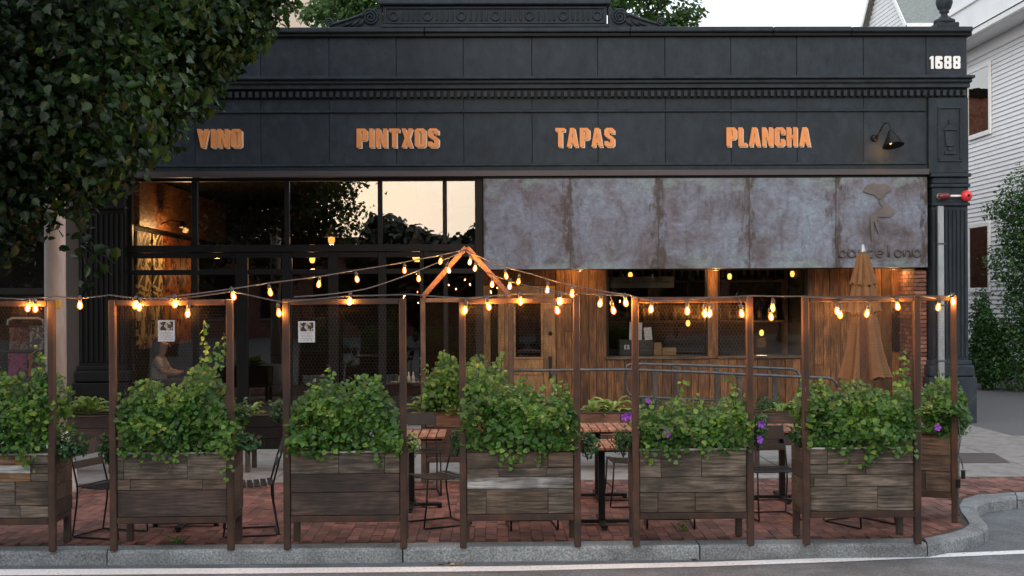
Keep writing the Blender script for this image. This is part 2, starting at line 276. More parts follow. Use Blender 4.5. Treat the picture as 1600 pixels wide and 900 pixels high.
def copper():
    """weathered metal sheet: mauve grey with green-white bloom along the edges and dark rust runs"""
    m = bpy.data.materials.new('weathered_copper'); m.use_nodes = True; nt = m.node_tree; N = nt.nodes; L = nt.links; b = N['Principled BSDF']
    t = N.new('ShaderNodeTexCoord'); oi = N.new('ShaderNodeObjectInfo'); cb = N.new('ShaderNodeCombineXYZ')
    for i in range(3): L.new(oi.outputs['Random'], cb.inputs[i])
    va = N.new('ShaderNodeVectorMath'); va.operation = 'MULTIPLY_ADD'; va.inputs[1].default_value = (31, 17, 43); L.new(cb.outputs[0], va.inputs[0]); L.new(t.outputs['Object'], va.inputs[2])
    def noise(scale, st=(1, 1, 1), detail=7, dist=0.):
        mp = N.new('ShaderNodeMapping'); mp.inputs['Scale'].default_value = st; L.new(va.outputs[0], mp.inputs[0]); n = N.new('ShaderNodeTexNoise')
        n.inputs['Scale'].default_value = scale; n.inputs['Detail'].default_value = detail; n.inputs['Distortion'].default_value = dist; n.inputs['Roughness'].default_value = .65; L.new(mp.outputs[0], n.inputs['Vector']); return n.outputs['Fac']
    def ramp(fac, ps):
        r = N.new('ShaderNodeValToRGB'); e = r.color_ramp.elements
        while len(e) < len(ps): e.new(.5)
        for i, (p, c) in enumerate(ps): e[i].position = p; e[i].color = tuple(c)+(1,)
        mxp = ps[-1][0]
        if mxp > 1:
            dv = N.new('ShaderNodeMath'); dv.operation = 'MULTIPLY'; dv.inputs[1].default_value = .5; L.new(fac, dv.inputs[0]); fac = dv.outputs[0]
            for i, (p, c) in enumerate(ps): e[i].position = p*.5
        L.new(fac, r.inputs[0]); return r.outputs[0]
    def mixc(fac, a, c):
        x = N.new('ShaderNodeMix'); x.data_type = 'RGBA'; L.new(fac, x.inputs[0]); L.new(a, x.inputs[6])
        if isinstance(c, tuple): x.inputs[7].default_value = c+(1,)
        else: L.new(c, x.inputs[7])
        return x.outputs[2]
    base = ramp(noise(1.5, (1, 1, .9), 10, .5), [(.32, (.060, .046, .052)), (.43, (.135, .122, .145)), (.54, (.18, .195, .255)), (.66, (.225, .28, .35))])
    runs = ramp(noise(3.0, (2.2, 1, .45), 9, .6), [(.50, (0, 0, 0)), (.74, (.6, .6, .6))]); c = mixc(runs, base, (.060, .042, .038))
    # bloom near the upper and lower edge of each sheet
    sp = N.new('ShaderNodeSeparateXYZ'); L.new(t.outputs['Object'], sp.inputs[0])
    ab = N.new('ShaderNodeMath'); ab.operation = 'ABSOLUTE'; L.new(sp.outputs['Z'], ab.inputs[0])
    ad = N.new('ShaderNodeMath'); ad.operation = 'MULTIPLY_ADD'; ad.inputs[1].default_value = 1.7; L.new(noise(2.4, (.8, 1, 1.6), 6, .5), ad.inputs[0]); L.new(ab.outputs[0], ad.inputs[2])
    bl = ramp(ad.outputs[0], [(1.42-.0, (0, 0, 0)), (1.62, (.7, .7, .7))]); c = mixc(bl, c, (.21, .27, .275))
    ax = N.new('ShaderNodeMath'); ax.operation = 'ABSOLUTE'; L.new(sp.outputs['X'], ax.inputs[0])
    a2 = N.new('ShaderNodeMath'); a2.operation = 'MULTIPLY_ADD'; a2.inputs[1].default_value = 1.0; L.new(noise(4, (2, 1, .7), 6), a2.inputs[0]); L.new(ax.outputs[0], a2.inputs[2])
    ed = ramp(a2.outputs[0], [(1.12, (0, 0, 0)), (1.26, (.95, .95, .95))]); c = mixc(ed, c, (.062, .044, .036))
    sc = ramp(noise(5, (.5, 1, 3.5), 9, 2.5), [(.60, (0, 0, 0)), (.66, (.35, .35, .35)), (.7, (0, 0, 0))]); c = mixc(sc, c, (.24, .25, .29))
    fm = N.new('ShaderNodeMapRange'); fm.inputs[1].default_value = .3; fm.inputs[2].default_value = .7; fm.inputs[3].default_value = .56; fm.inputs[4].default_value = 1.08
    L.new(noise(11, (1, 1, 1.3), 12, .8), fm.inputs[0]); vm = N.new('ShaderNodeVectorMath'); vm.operation = 'SCALE'; L.new(c, vm.inputs[0]); L.new(fm.outputs[0], vm.inputs['Scale']); c = vm.outputs[0]
    L.new(c, b.inputs['Base Color']); b.inputs['Metallic'].default_value = .15; b.inputs['Roughness'].default_value = .62
    bp = N.new('ShaderNodeBump'); bp.inputs['Strength'].default_value = .35; bp.inputs['Distance'].default_value = .01; L.new(noise(9, (1, 1, 1), 8), bp.inputs['Height']); L.new(bp.outputs[0], b.inputs['Normal'])
    return m
M['copper'] = copper()
def printmat(name, cols, sc=6, dark=.5):
    """flat printed picture: blotches of a few inks"""
    m = bpy.data.materials.new(name); m.use_nodes = True; nt = m.node_tree; N = nt.nodes; L = nt.links; b = N['Principled BSDF']
    t = N.new('ShaderNodeTexCoord'); v = N.new('ShaderNodeTexVoronoi'); v.inputs['Scale'].default_value = sc; n = N.new('ShaderNodeTexNoise'); n.inputs['Scale'].default_value = sc*.6; n.inputs['Distortion'].default_value = 2.; n.inputs['Detail'].default_value = 4
    L.new(t.outputs['Object'], n.inputs['Vector']); r = N.new('ShaderNodeValToRGB'); r.color_ramp.interpolation = 'CONSTANT'; e = r.color_ramp.elements
    while len(e) < len(cols): e.new(.5)
    for i, c in enumerate(cols): e[i].position = 0 if i == 0 else .34+.32*i/len(cols); e[i].color = tuple(c)+(1,)
    L.new(n.outputs['Fac'], r.inputs[0]); L.new(r.outputs[0], b.inputs['Base Color']); b.inputs['Roughness'].default_value = .6
    return m

# ------------------------------------------------------------------ leaves
HEART = ([(0, 0, 0), (-.42, .12, .06), (-.46, .45, .10), (0, 1, -.05), (.46, .45, .10), (.42, .12, .06)], [(0, 3, 2, 1), (0, 5, 4, 3)])
MAPLE = ([(0, 0, 0), (-.22, .04, .03), (-.43, .28, .10), (-.34, .44, .08), (-.33, .68, .07), (-.15, .74, .02), (0, 1.05, -.12), (.15, .74, .02), (.33, .68, .07), (.34, .44, .08), (.43, .28, .10), (.22, .04, .03)],
         [(0, 6, 5, 4, 3, 2, 1), (0, 11, 10, 9, 8, 7, 6)])
OVAL = ([(0, 0, 0), (-.26, .3, .05), (-.2, .75, .03), (0, 1, -.08), (.2, .75, .03), (.26, .3, .05)], [(0, 3, 2, 1), (0, 5, 4, 3)])
def leaf_mesh(name, pos, size, tint, tmpl=HEART, face=None, droop=.5, spread=.9):
    """pos (n,3), size (n,), tint (n,). face: rough outward normal per leaf (n,3)"""
    n = len(pos); tv = np.array(tmpl[0]); k = len(tv)
    nr = rng.normal(size=(n, 3))*spread+(face if face is not None else 0)+np.array([0, 0, .55])
    nr /= np.linalg.norm(nr, axis=1)[:, None]+1e-9
    d = rng.normal(size=(n, 3))+np.array([0, 0, -droop]); d -= nr*(d*nr).sum(1)[:, None]; d /= np.linalg.norm(d, axis=1)[:, None]+1e-9
    s = np.cross(d, nr)
    V = pos[:, None, :]+size[:, None, None]*(tv[None, :, 0:1]*s[:, None, :]+(tv[None, :, 1:2]-.3)*d[:, None, :]+tv[None, :, 2:3]*nr[:, None, :])
    V = V.reshape(-1, 3); fl = tmpl[1]; tot = []; st = []; ls = []
    per = np.concatenate([np.array(f) for f in fl]); ln = [len(f) for f in fl]
    loops = (np.arange(n)[:, None]*k+per[None, :]).reshape(-1)
    sizes = np.tile(np.array(ln), n); starts = np.concatenate([[0], np.cumsum(sizes)[:-1]])
    me = bpy.data.meshes.new(name); me.vertices.add(len(V)); me.vertices.foreach_set('co', V.astype(np.float32).reshape(-1))
    me.loops.add(len(loops)); me.loops.foreach_set('vertex_index', loops.astype(np.int32))
    me.polygons.add(len(sizes)); me.polygons.foreach_set('loop_start', starts.astype(np.int32)); me.polygons.foreach_set('loop_total', sizes.astype(np.int32))
    at = me.attributes.new('tint', 'FLOAT', 'POINT'); at.data.foreach_set('value', np.repeat(tint, k).astype(np.float32))
    me.update(calc_edges=True); return me
def clump_points(clumps, n, shell=.55):
    """clumps: (cx,cy,cz,rx,ry,rz[,weight]); points biased to the outside of each ellipsoid"""
    w = np.array([(c[6] if len(c) > 6 else 1)*(c[3]*c[4]*c[5])**.75 for c in clumps]); w /= w.sum()
    idx = rng.choice(len(clumps), n, p=w); C = np.array([c[:6] for c in clumps])[idx]
    d = rng.normal(size=(n, 3)); d /= np.linalg.norm(d, axis=1)[:, None]
    r = shell+(1-shell)*rng.random(n)**.6; r *= np.where(rng.random(n) < .15, rng.random(n), 1)*(1+.10*rng.normal(size=n))
    return C[:, :3]+d*C[:, 3:]*r[:, None], d
def scatter_clumps(c, r, n, rs, squash=.8):
    out = []
    for i in range(n):
        d = rng.normal(size=3); d /= np.linalg.norm(d); q = .45+.6*rng.random()**.5
        s = rs*(.6+.8*rng.random()); out.append((c[0]+d[0]*r[0]*q, c[1]+d[1]*r[1]*q, c[2]+d[2]*r[2]*q, s, s, s*squash))
    return out
def limbs(base, top, r0, clumps, k, side=None):
    m = MB(); b = Vector(base); t = Vector(top)
    mid = [b+(t-b)*u+Vector((math.sin(u*5)*.06, math.cos(u*4)*.05, 0))*(t-b).length*.15 for u in (0, .05, .3, .6, 1)]
    m.tube(mid, [r0*1.35, r0, r0*.85, r0*.65, r0*.25], 10)
    for c in clumps[:k]:
        p = Vector(c[:3]); s = b+(t-b)*random.uniform(.35, .85); q = (s+p)/2+Vector((0, 0, .12*(p-s).length))
        m.tube([s, q, p], [r0*.38, r0*.22, r0*.06], 6)
    return m

def plight(name, loc, e, r=.06, col=(1, .55, .2), parent=None):
    l = bpy.data.lights.new(name, 'POINT'); l.energy = e; l.shadow_soft_size = r; l.color = col; o = bpy.data.objects.new(name, l); COL.objects.link(o)
    o.location = loc
    if parent: o.parent = parent
    return o
# ================================================================== SETTING
ROADZ = -.12
o = MB().add([(-300, -300, ROADZ), (300, -300, ROADZ), (300, 400, ROADZ), (-300, 400, ROADZ)], [(0, 1, 2, 3)]).build('road', M['asphalt']); tag(o, kind='structure')
KO = [(1449, 849), (1487, 842), (1518, 835), (1538, 829), (1544, 822), (1541, 815), (1530, 804), (1525, 794), (1528, 788), (1545, 782), (1589, 777), (1640, 774)]
KI = [(1443, 841), (1483, 833), (1503, 827), (1513, 821), (1515, 818), (1512, 812), (1502, 799), (1499, 790), (1505, 780), (1527, 773), (1586, 769), (1640, 767)]
KO = [G(*p) for p in KO]; KI = [G(*p) for p in KI]
YK = KO[0].y; YKI = KI[0].y
pav = empty('pavement', (0, 12, 0), kind='structure')
RX = 40.0; bend = [(p.x, p.y) for p in KI]
poly = [(-60, YKI)]+bend+[(RX, bend[-1][1]-.2), (RX, 60), (-60, 60)]
m = MB(); n = len(poly); m.add([(x, y-12, -.014) for x, y in poly], [tuple(range(n))]); m.build('joint_bed', M['mortar'], pav)
kerb = empty('kerb', (0, YK, ROADZ), kind='structure')
def kerb_stone(op, ip):
    k = len(op); m = MB(); vs = []
    ch = .022
    for a, b in zip(op, ip):
        d = (Vector((b.x, b.y, 0))-Vector((a.x, a.y, 0))).normalized()
        vs += [(a.x, a.y, ROADZ-.1), (a.x, a.y, -ch), (a.x+d.x*ch, a.y+d.y*ch, 0), (b.x, b.y, 0), (b.x, b.y, ROADZ-.1)]
    fs = [(5*i+j, 5*i+j+1, 5*i+6+j, 5*i+5+j) for i in range(k-1) for j in range(4)]+[(0, 1, 2, 3, 4), tuple(5*(k-1)+j for j in (4, 3, 2, 1, 0))]
    m.add(vs, fs); c = Vector(((op[0].x+op[-1].x)/2, (op[0].y+op[-1].y)/2, 0))
    m.v = [(x-c.x, y-c.y, z) for x, y, z in m.v]
    return m.build('kerb_stone', M['granite'], kerb, c, world=True)
jx = [-30.]+[G(x, 860).x for x in (-750, -290, 168, 628, 1100)]+[KO[0].x]
for a, b in zip(jx[:-1], jx[1:]):
    dy = random.uniform(-.006, .006); kerb_stone([Vector((a+.006, YK+dy, 0)), Vector((b-.006, YK+dy, 0))], [Vector((a+.006, YKI, 0)), Vector((b-.006, YKI, 0))])
def seg(P, i, j, g=.006):
    q = [p.copy() for p in P[i:j+1]]; q[0] += (q[1]-q[0]).normalized()*g; q[-1] += (q[-2]-q[-1]).normalized()*g; return q
for i, j in ((0, 3), (3, 7), (7, 10)): kerb_stone(seg(KO, i, j), seg(KI, i, j))
kerb_stone([KO[10]+Vector((.006, 0, 0)), Vector((RX, KO[-1].y-.2, 0))], [KI[10]+Vector((.006, 0, 0)), Vector((RX, KI[-1].y-.2, 0))])
# brick paving: long side away from the street, running bond
YB = 14.25
def inside(x, y):
    c = False; P = [(-60, YKI)]+bend+[(RX, bend[-1][1]-.2), (RX, 60), (-60, 60)]
    for i in range(len(P)):
        (x1, y1), (x2, y2) = P[i], P[i-1]
        if (y1 > y) != (y2 > y) and x < (x2-x1)*(y-y1)/(y2-y1)+x1: c = not c
    return c
bm_ = MB().box(-.0485, .0485, -.0985, .0985, -.05, 0, .003).mesh('brick'); bm_.materials.append(M['brick'])
rest = MB(); nb = 0; col = 0; x = -6.6
cand = []
while x < 8.6:
    y = YKI+.1+(.1 if col % 2 else 0)-.06
    while y < YB-.1:
        if inside(x-.05, y-.1) and inside(x+.05, y-.1) and inside(x+.05, y+.1): cand.append((y, x))
        y += .2
    x += .1; col += 1
cand.sort(key=lambda q: (q[0] > 10.95 or abs(q[1]) > 5.0, q[0]))
for y, x in cand:
    z = random.uniform(-.004, .002)
    if nb < 300:
        o = link('brick', bm_, None, pav, (x, y, z), (random.uniform(-.008, .008), random.uniform(-.012, .012), random.uniform(-.015, .015)), world=True); nb += 1
    else: rest.box(x-.0485, x+.0485, y-12-.0985, y-12+.0985, -.05, z)
def brickvar(): 
    m = M['brick'].copy(); m.name = 'paving_brick_field'; nt = m.node_tree; v = nt.nodes.new('ShaderNodeNewGeometry')
    for nd in nt.nodes:
        if nd.type == 'HUE_SAT':
            mr = nd.inputs['Value'].links[0].from_node; nt.links.new(v.outputs['Random Per Island'], mr.inputs[0])
    return m
o = rest.build('brick_field', brickvar(), pav); o['kind'] = 'stuff'
# concrete slabs
y = YB
for row in range(3):
    x = -11.5
    while x < 12.5:
        if not (6.9 < x < 11 and row == 2 and False):
            wbox('concrete_slab', M['concrete'], pav, x+.006, x+1.494, y+.006, y+1.344, -.1, random.uniform(-.002, .002), .006)
        x += 1.5
    y += 1.35
for k in range(12):
    x = -11.5+1.6*k
    if x < 7.2: wbox('concrete_slab', M['concrete'], pav, x+.006, x+1.594, y+.006, 20.6, -.1, 0, .006)
o = MB().add([(7.45, y, -.006), (40, y, -.006), (40, 58, .1), (7.45, 58, .1)], [(0, 1, 2, 3)]).build('driveway', M['drive']); tag(o, kind='structure')
c0, c1, c2, c3 = [G(*p, .004) for p in ((1497, 723), (1579, 723), (1553, 707.5), (1490, 707.5))]
m = MB(); m.add([tuple(Vector(p)-Vector(c0)) for p in (c0, c1, c2, c3)]+[tuple(Vector(p)-Vector(c0)-Vector((0, 0, .02))) for p in (c0, c1, c2, c3)], [(0, 1, 2, 3), (0, 1, 5, 4), (1, 2, 6, 5), (2, 3, 7, 6), (3, 0, 4, 7)])
tag(m.build('utility_cover', M['cover'], None, c0), 'flat dark brown metal utility cover set in the pale pavement', 'cover')
# painted line along the gutter
LP = [(-400, 903), (0, 899), (400, 896), (800, 892), (1100, 885), (1300, 878), (1600, 865), (1900, 851)]
LQ = [(-400, 892), (0, 889.5), (400, 887.5), (800, 884.5), (1100, 878), (1300, 871.5), (1600, 859.5), (1900, 846)]
a = [G(x, y, ROADZ+.004) for x, y in LP]; b = [G(x, y, ROADZ+.004) for x, y in LQ]; k = len(a)
m = MB(); m.add([tuple(p) for p in a]+[tuple(p) for p in b], [(i, i+1, k+i+1, k+i) for i in range(k-1)]); o = m.build('road_marking', M['paint_white']); tag(o, kind='structure')
# litter in the gutter corner
m = MB()
for i in range(240):
    t = random.random(); p = G(1532+t*75+random.gauss(0, 3), 789-t*5+random.gauss(0, 1.8), ROADZ)
    s = random.uniform(.010, .028); a = random.random()*6; q = [(math.cos(a+j*1.57)*s*(1 if j % 2 else .5), math.sin(a+j*1.57)*s*(1 if j % 2 else .5)) for j in range(4)]
    m.add([(p.x+u, p.y+v, ROADZ+.006+random.random()*.02) for u, v in q], [(0, 1, 2, 3)])
o = m.build('leaf_litter', M['debris']); tag(o, 'dry brown leaf litter heaped in the gutter inside the kerb bend', 'litter', kind='stuff')
for i, (x, y) in enumerate(((690, 881), (703, 879), (714, 880.5), (724, 879), (708, 882), (950, 870), (1086, 874), (1336, 868))):
    p = G(x, y, ROADZ+.008); a = random.random()*6
    me = leaf_mesh('fallen_leaf', np.array([[0, 0, 0.]]), np.array([random.uniform(.04, .07)]), np.array([.5]), MAPLE, spread=.1); o = link('fallen_leaf', me, M['debris'], None, p)
    tag(o, 'dry orange leaf lying on the asphalt below the kerb', 'leaf', 'fallen leaves in the gutter')

# ================================================================== RESTAURANT BUILDING
bld = empty('restaurant_building', (0, YF, 0), 0, 'dark slate painted single storey restaurant with dentil cornice and shopfront glazing', 'building')
def fb(name, mt, x0, x1, y0, y1, yo, dep, parent=bld, c=.004, Y=YF):
    """facade block between pixel columns and rows, its face yo metres in front of the plane Y"""
    xm = (x0+x1)/2
    return wbox(name, M[mt], parent, F(x0, 300, Y).x, F(x1, 300, Y).x, Y-yo, Y-yo+dep, fz(y1, 1000, Y), fz(y0, 1000, Y), c)
J = [98, 200, 305, 408, 515, 620, 725, 832, 935, 1040, 1143, 1246, 1350, 1448]
XL, XR = 100, 1512
fb('wall_core', 'slate', XL+2, XR-2, 50, 274, -.03, .3, c=0)
for a, b in zip(J, J[1:]+[1512]): fb('parapet_panel', 'slate', a+.3, b-.3, 57, 121.5, random.uniform(0, .005), .1, c=.006)
for a, b in zip(J[:-1], J[1:]):
    fb('band_panel', 'slate', a+.25, b-.25, 154, 171, random.uniform(0, .004), .1, c=.004)
    fb('frieze_panel', 'slate', a+.25, b-.25, 175.5, 255, random.uniform(-.004, .002), .1, c=.005)
for a, b in ((100, 360), (360, 665), (665, 985), (985, 1208), (1208, 1330), (1330, 1518)):
    dz = random.uniform(-.7, .7); fb('coping', 'slate', a+.15, b-.15, 44+dz, 52+dz, .12, .5, c=.015); fb('coping_moulding', 'black_paint', a, b, 52, 58, .07, .3, c=.01)
fb('cornice', 'slate', XL, 1518, 121.5, 126, .20, .4, c=.012); fb('cornice_moulding', 'slate', XL, 1515.5, 126, 132, .14, .3, c=.02); fb('cornice_moulding', 'slate', XL, 1513.5, 132, 139, .09, .3, c=.006)
fb('dentil_band', 'black_paint', XL, 1512, 139, 154, .015, .2, c=0)
dm = MB().box(-.03, .03, -.045, .045, -.047, .047, .004).mesh('dentil'); dm.materials.append(M['slate'])
xs = fx(1505); k = 0
while xs > fx(280):
    link('dentil', dm, None, bld, (xs, YF-.045, fz(147.5)), world=True); xs -= .1085
fb('frieze_bead', 'slate', XL, 1447, 171, 175.5, .035, .1, c=.012); fb('frieze_bead', 'slate', XL, 1447, 255, 259, .045, .1, c=.014); fb('architrave', 'slate', XL, 1449, 259, 266, .02, .2, c=.006)
fb('lintel', 'bronze', XL, 1450, 266, 275, .07, .4, c=.005)
# right corner pilaster
def pilaster(x0, x1, mt, block=True):
    w = x1-x0
    if block:
        fb('pilaster_block', mt, x0-5, x1+1, 154.5, 273, .05, .4, c=.01)
        fb('block_panel_frame', mt, x0+9, x1-10, 169, 172, .075, .03, c=.006); fb('block_panel_frame', mt, x0+9, x1-10, 252, 255, .075, .03, c=.006)
        fb('block_panel_frame', mt, x0+9, x0+12, 172.2, 251.8, .075, .03, c=.006); fb('block_panel_frame', mt, x1-13, x1-10, 172.2, 251.8, .075, .03, c=.006)
        cx = (fx(x0+9)+fx(x1-10))/2; rl = MB(); s = fx(801)-fx(800); u = lambda dx, y: (cx+dx*s, fz(y))
        for pl in ([u(-11, 206), u(11, 206), u(4, 197), u(-4, 197)], [u(-8.5, 208), u(8.5, 208), u(6, 231), u(-6, 231)], [u(-3, 233), u(3, 233), u(3, 238), u(-3, 238)], [u(-9, 239), u(9, 239), u(9, 243), u(-9, 243)], [u(-1.5, 190), u(1.5, 190), u(1.5, 196), u(-1.5, 196)]):
            rl.prism([(p[0], p[1]) for p in pl], YF-.085, YF-.045)
        rl.v = [(a, b-YF, c) for a, b, c in rl.v]; rl.build('lantern_relief', M[mt], bld)
    fb('capital', mt, x0-4, x1+3, 273.5, 279, .12, .45, c=.01); fb('capital_moulding', mt, x0, x1+1, 279, 290, .07, .4, c=.02); fb('capital_moulding', mt, x0-3, x1+2, 290, 295, .10, .4, c=.01)
    fb('capital_neck', mt, x0, x1, 295, 319, .05, .4, c=.004); fb('capital_moulding', mt, x0-2, x1+2, 319, 324, .09, .4, c=.012)
    fb('shaft', mt, x0, x1, 324, 566, .02, .35, c=0)
    nr = 9
    for i in range(nr):
        a = x0+(x1-x0)*(i+.12)/nr; b = x0+(x1-x0)*(i+.62)/nr; fb('shaft_rib', mt, a, b, 330, 561, .055, .05, c=.012)
    fb('base_moulding', mt, x0-4, x1+3, 566, 573, .09, .45, c=.012); fb('base_moulding', mt, x0-7, x1+6, 573, 592, .13, .5, c=.03); fb('plinth', mt, x0-9, x1+8, 592, 672, .16, .5, c=.012)
pilaster(1455, 1511, 'slate'); pilaster(124, 196, 'black_paint', False)
XRW = fx(1511); XLW = fx(110); ZT = fz(50); ZS = fz(272)
wbox('side_wall', M['slate'], bld, XRW-.25, XRW-.005, YF+.42, YF+13, 0, ZT-.05)
wbox('side_wall', M['black_paint'], bld, XLW, XLW+.3, YF+.42, YF+13, 0, ZT-.05)
wbox('back_wall', M['room_dark'], bld, XLW+.3, XRW-.25, YF+12.8, YF+13, 0, ZT-.4)
wbox('roof', M['asphalt'], bld, XLW+.3, XRW-.25, YF+.4, YF+12.8, ZS+.3, ZS+.5)
# carved pediment above the coping
def pediment():
    z0 = fz(44); s = fx(801)-fx(800); Yp = YF-.05
    fb('pediment_block', 'slate', 601, 949, 10, 44, .08, .5, c=.01); fb('pediment_sill', 'slate', 598, 952, 39.5, 44.5, .13, .5, c=.008)
    fb('pediment_cornice', 'slate', 594, 955, 3, 10, .18, .6, c=.015); fb('pediment_crown', 'slate', 600, 950, -22, 3, .10, .5, c=.02)
    for a, b, c, d in ((606, 944, 13, 15.5), (606, 944, 36.5, 38.5), (604, 606.2, 13, 38.5), (943.8, 946, 13, 38.5)): fb('pediment_frame', 'slate', a, b, c, d, .115, .06, c=.006)
    rad = 6.4*s; zc = fz(26.5)
    ring = MB().tube([(rad*math.cos(t), 0, rad*math.sin(t)) for t in np.linspace(0, 2*math.pi, 20)[:-1]], .019, 6, closed=True).mesh('carved_ring'); ring.materials.append(M['slate'])
    bar = MB().box(-.014, .014, -.02, .02, -.075, .075, .008).mesh('carved_bar'); bar.materials.append(M['slate'])
    n = 7
    for i in range(n):
        xc = 617+i*(934-617)/(n-1); link('carved_ring', ring, None, bld, (fx(xc), YF-.09, zc), world=True)
        if i < n-1:
            st = (934-617)/(n-1)
            for q in range(4): link('carved_bar', bar, None, bld, (fx(xc+st*(.27+.155*q)), YF-.095, zc), world=True)
    for sg, xa in ((-1, 598), (1, 952)):       # scroll brackets on both sides
        m = MB(); X0 = fx(xa); L_ = 86*s; prof = []
        def pt(u): return (X0+sg*u*L_, z0+(.30*(1-u)**1.25+.035))
        top = [pt(u) for u in np.linspace(0, .93, 14)]
        pl = top+[(X0+sg*L_*.93, z0), (X0, z0)]
        m.prism(pl, YF-.02, YF+.12); m.v = [(a, b-YF, c) for a, b, c in m.v]; m.build('scroll_bracket', M['slate'], bld)
        for (cu, cz, rr, tr) in ((.2, .175, .135, 2.6), (.95, .085, .075, 1.8)):
            t = np.linspace(0, tr*2*math.pi, 46); pts = [(X0+sg*(cu*L_+rr*(1-.85*q/t[-1])*math.cos(q)), -.05, z0+cz+rr*(1-.85*q/t[-1])*math.sin(q)) for q in t]
            MB().tube(pts, .017, 6).build('scroll', M['slate'], bld)
        pts = [(X0+sg*u*L_, -.04, z0+.30*(1-u)**1.25+.045) for u in np.linspace(.1, .92, 12)]; MB().tube(pts, .022, 6).build('scroll', M['slate'], bld)
        for q in range(3):
            u = .34+.13*q; MB().tube([(X0+sg*(u+.1)*L_, -.03, z0+.02), (X0+sg*(u+.02)*L_, -.05, z0+.08-.01*q), (X0+sg*(u-.06)*L_, -.04, z0+.17-.04*q)], [.012, .026, .01], 6).build('carved_leaf', M['slate'], bld)
pediment()
fin = MB().lathe([(0, .0), (.17, 0), (.17, .06), (.10, .09), (.055, .14), (.05, .17), (.085, .19), (.07, .21), (.105, .25), (.135, .34), (.13, .42), (.10, .46), (.12, .48), (.12, .5), (.06, .56), (.05, .62), (.02, .72), (0, .74)], n=18)
fb('finial_base', 'slate', 1463, 1497, 37, 44.3, .10, .36, c=.01)
fin.build('finial_urn', M['slate'], bld, (fx(1479), YF+.06, fz(37.2)), world=True)

# lettering --------------------------------------------------------
GL = {'I': (.2, [[(0, 0), (.2, 0), (.2, 1), (0, 1)]]), 'L': (.4, [[(0, 0), (.4, 0), (.4, .18), (.2, .18), (.2, 1), (0, 1)]]),
 'T': (.46, [[(.13, 0), (.33, 0), (.33, .82), (.46, .82), (.46, 1), (0, 1), (0, .82), (.13, .82)]]),
 'P': (.47, [[(0, 0), (.2, 0), (.2, .37), (.37, .37), (.47, .47), (.47, .9), (.37, 1), (0, 1)], [(.2, .53), (.28, .53), (.28, .85), (.2, .85)]]),
 'N': (.5, [[(0, 0), (.18, 0), (.18, .52), (.32, 0), (.5, 0), (.5, 1), (.32, 1), (.32, .48), (.18, 1), (0, 1)]]),
 'X': (.5, [[(0, 0), (.19, 0), (.25, .3), (.31, 0), (.5, 0), (.36, .5), (.5, 1), (.31, 1), (.25, .7), (.19, 1), (0, 1), (.14, .5)]]),
 'O': (.49, [[(.1, 0), (.39, 0), (.49, .1), (.49, .9), (.39, 1), (.1, 1), (0, .9), (0, .1)], [(.195, .16), (.295, .16), (.295, .84), (.195, .84)]]),
 'S': (.48, [[(0, .3), (0, .1), (.1, 0), (.38, 0), (.48, .1), (.48, .43), (.40, .54), (.2, .67), (.2, .84), (.28, .84), (.28, .7), (.48, .7), (.48, .9), (.38, 1), (.1, 1), (0, .9), (0, .62), (.08, .51), (.28, .38), (.28, .16), (.2, .16), (.2, .3)]]),
 'A': (.54, [[(0, 0), (.19, 0), (.215, .18), (.325, .18), (.35, 0), (.54, 0), (.38, 1), (.16, 1)], [(.235, .34), (.305, .34), (.27, .74)]]),
 'V': (.52, [[(.17, 0), (.35, 0), (.52, 1), (.32, 1), (.26, .4), (.2, 1), (0, 1)]]),
 'C': (.48, [[(.1, 0), (.38, 0), (.48, .1), (.48, .38), (.29, .38), (.29, .16), (.19, .16), (.19, .84), (.29, .84), (.29, .64), (.48, .64), (.48, .9), (.38, 1), (.1, 1), (0, .9), (0, .1)]]),
 'H': (.5, [[(0, 0), (.19, 0), (.19, .42), (.31, .42), (.31, 0), (.5, 0), (.5, 1), (.31, 1), (.31, .6), (.19, .6), (.19, 1), (0, 1)]]),
 'E': (.4, [[(0, 0), (.4, 0), (.4, .17), (.2, .17), (.2, .42), (.36, .42), (.36, .58), (.2, .58), (.2, .83), (.4, .83), (.4, 1), (0, 1)]]),
 '1': (.3, [[(.1, 0), (.3, 0), (.3, 1), (.14, 1), (0, .88), (0, .74), (.1, .76)]]),
 '6': (.56, [[(.08, 0), (.48, 0), (.56, .08), (.56, .5), (.48, .58), (.36, .58), (.36, .72), (.56, .72), (.56, .92), (.48, 1), (.08, 1), (0, .92), (0, .08)], [(.21, .22), (.35, .22), (.35, .40), (.21, .40)]]),
 '8': (.56, [[(.08, 0), (.48, 0), (.56, .08), (.56, .44), (.5, .5), (.56, .56), (.56, .92), (.48, 1), (.08, 1), (0, .92), (0, .56), (.06, .5), (0, .44), (0, .08)], [(.21, .18), (.35, .18), (.35, .38), (.21, .38)], [(.21, .62), (.35, .62), (.35, .82), (.21, .82)]])}
_gc = {}
def fill_mesh(name, contours, h, dep, sx=1.):
    cu = bpy.data.curves.new(name, 'CURVE'); cu.dimensions = '2D'; cu.fill_mode = 'BOTH'; cu.extrude = dep/2
    for c in contours:
        sp = cu.splines.new('POLY'); sp.points.add(len(c)-1); sp.use_cyclic_u = True
        for p, (x, y) in zip(sp.points, c): p.co = (x*h*sx, y*h, 0, 1)
    ob = bpy.data.objects.new(name, cu); COL.objects.link(ob); dg = bpy.context.evaluated_depsgraph_get(); dg.update()
    me = bpy.data.meshes.new_from_object(ob.evaluated_get(dg)); bpy.data.objects.remove(ob); bpy.data.curves.remove(cu); me.name = name
    me.transform(Matrix.Rotation(R(90), 4, 'X')); me.materials.clear(); return me
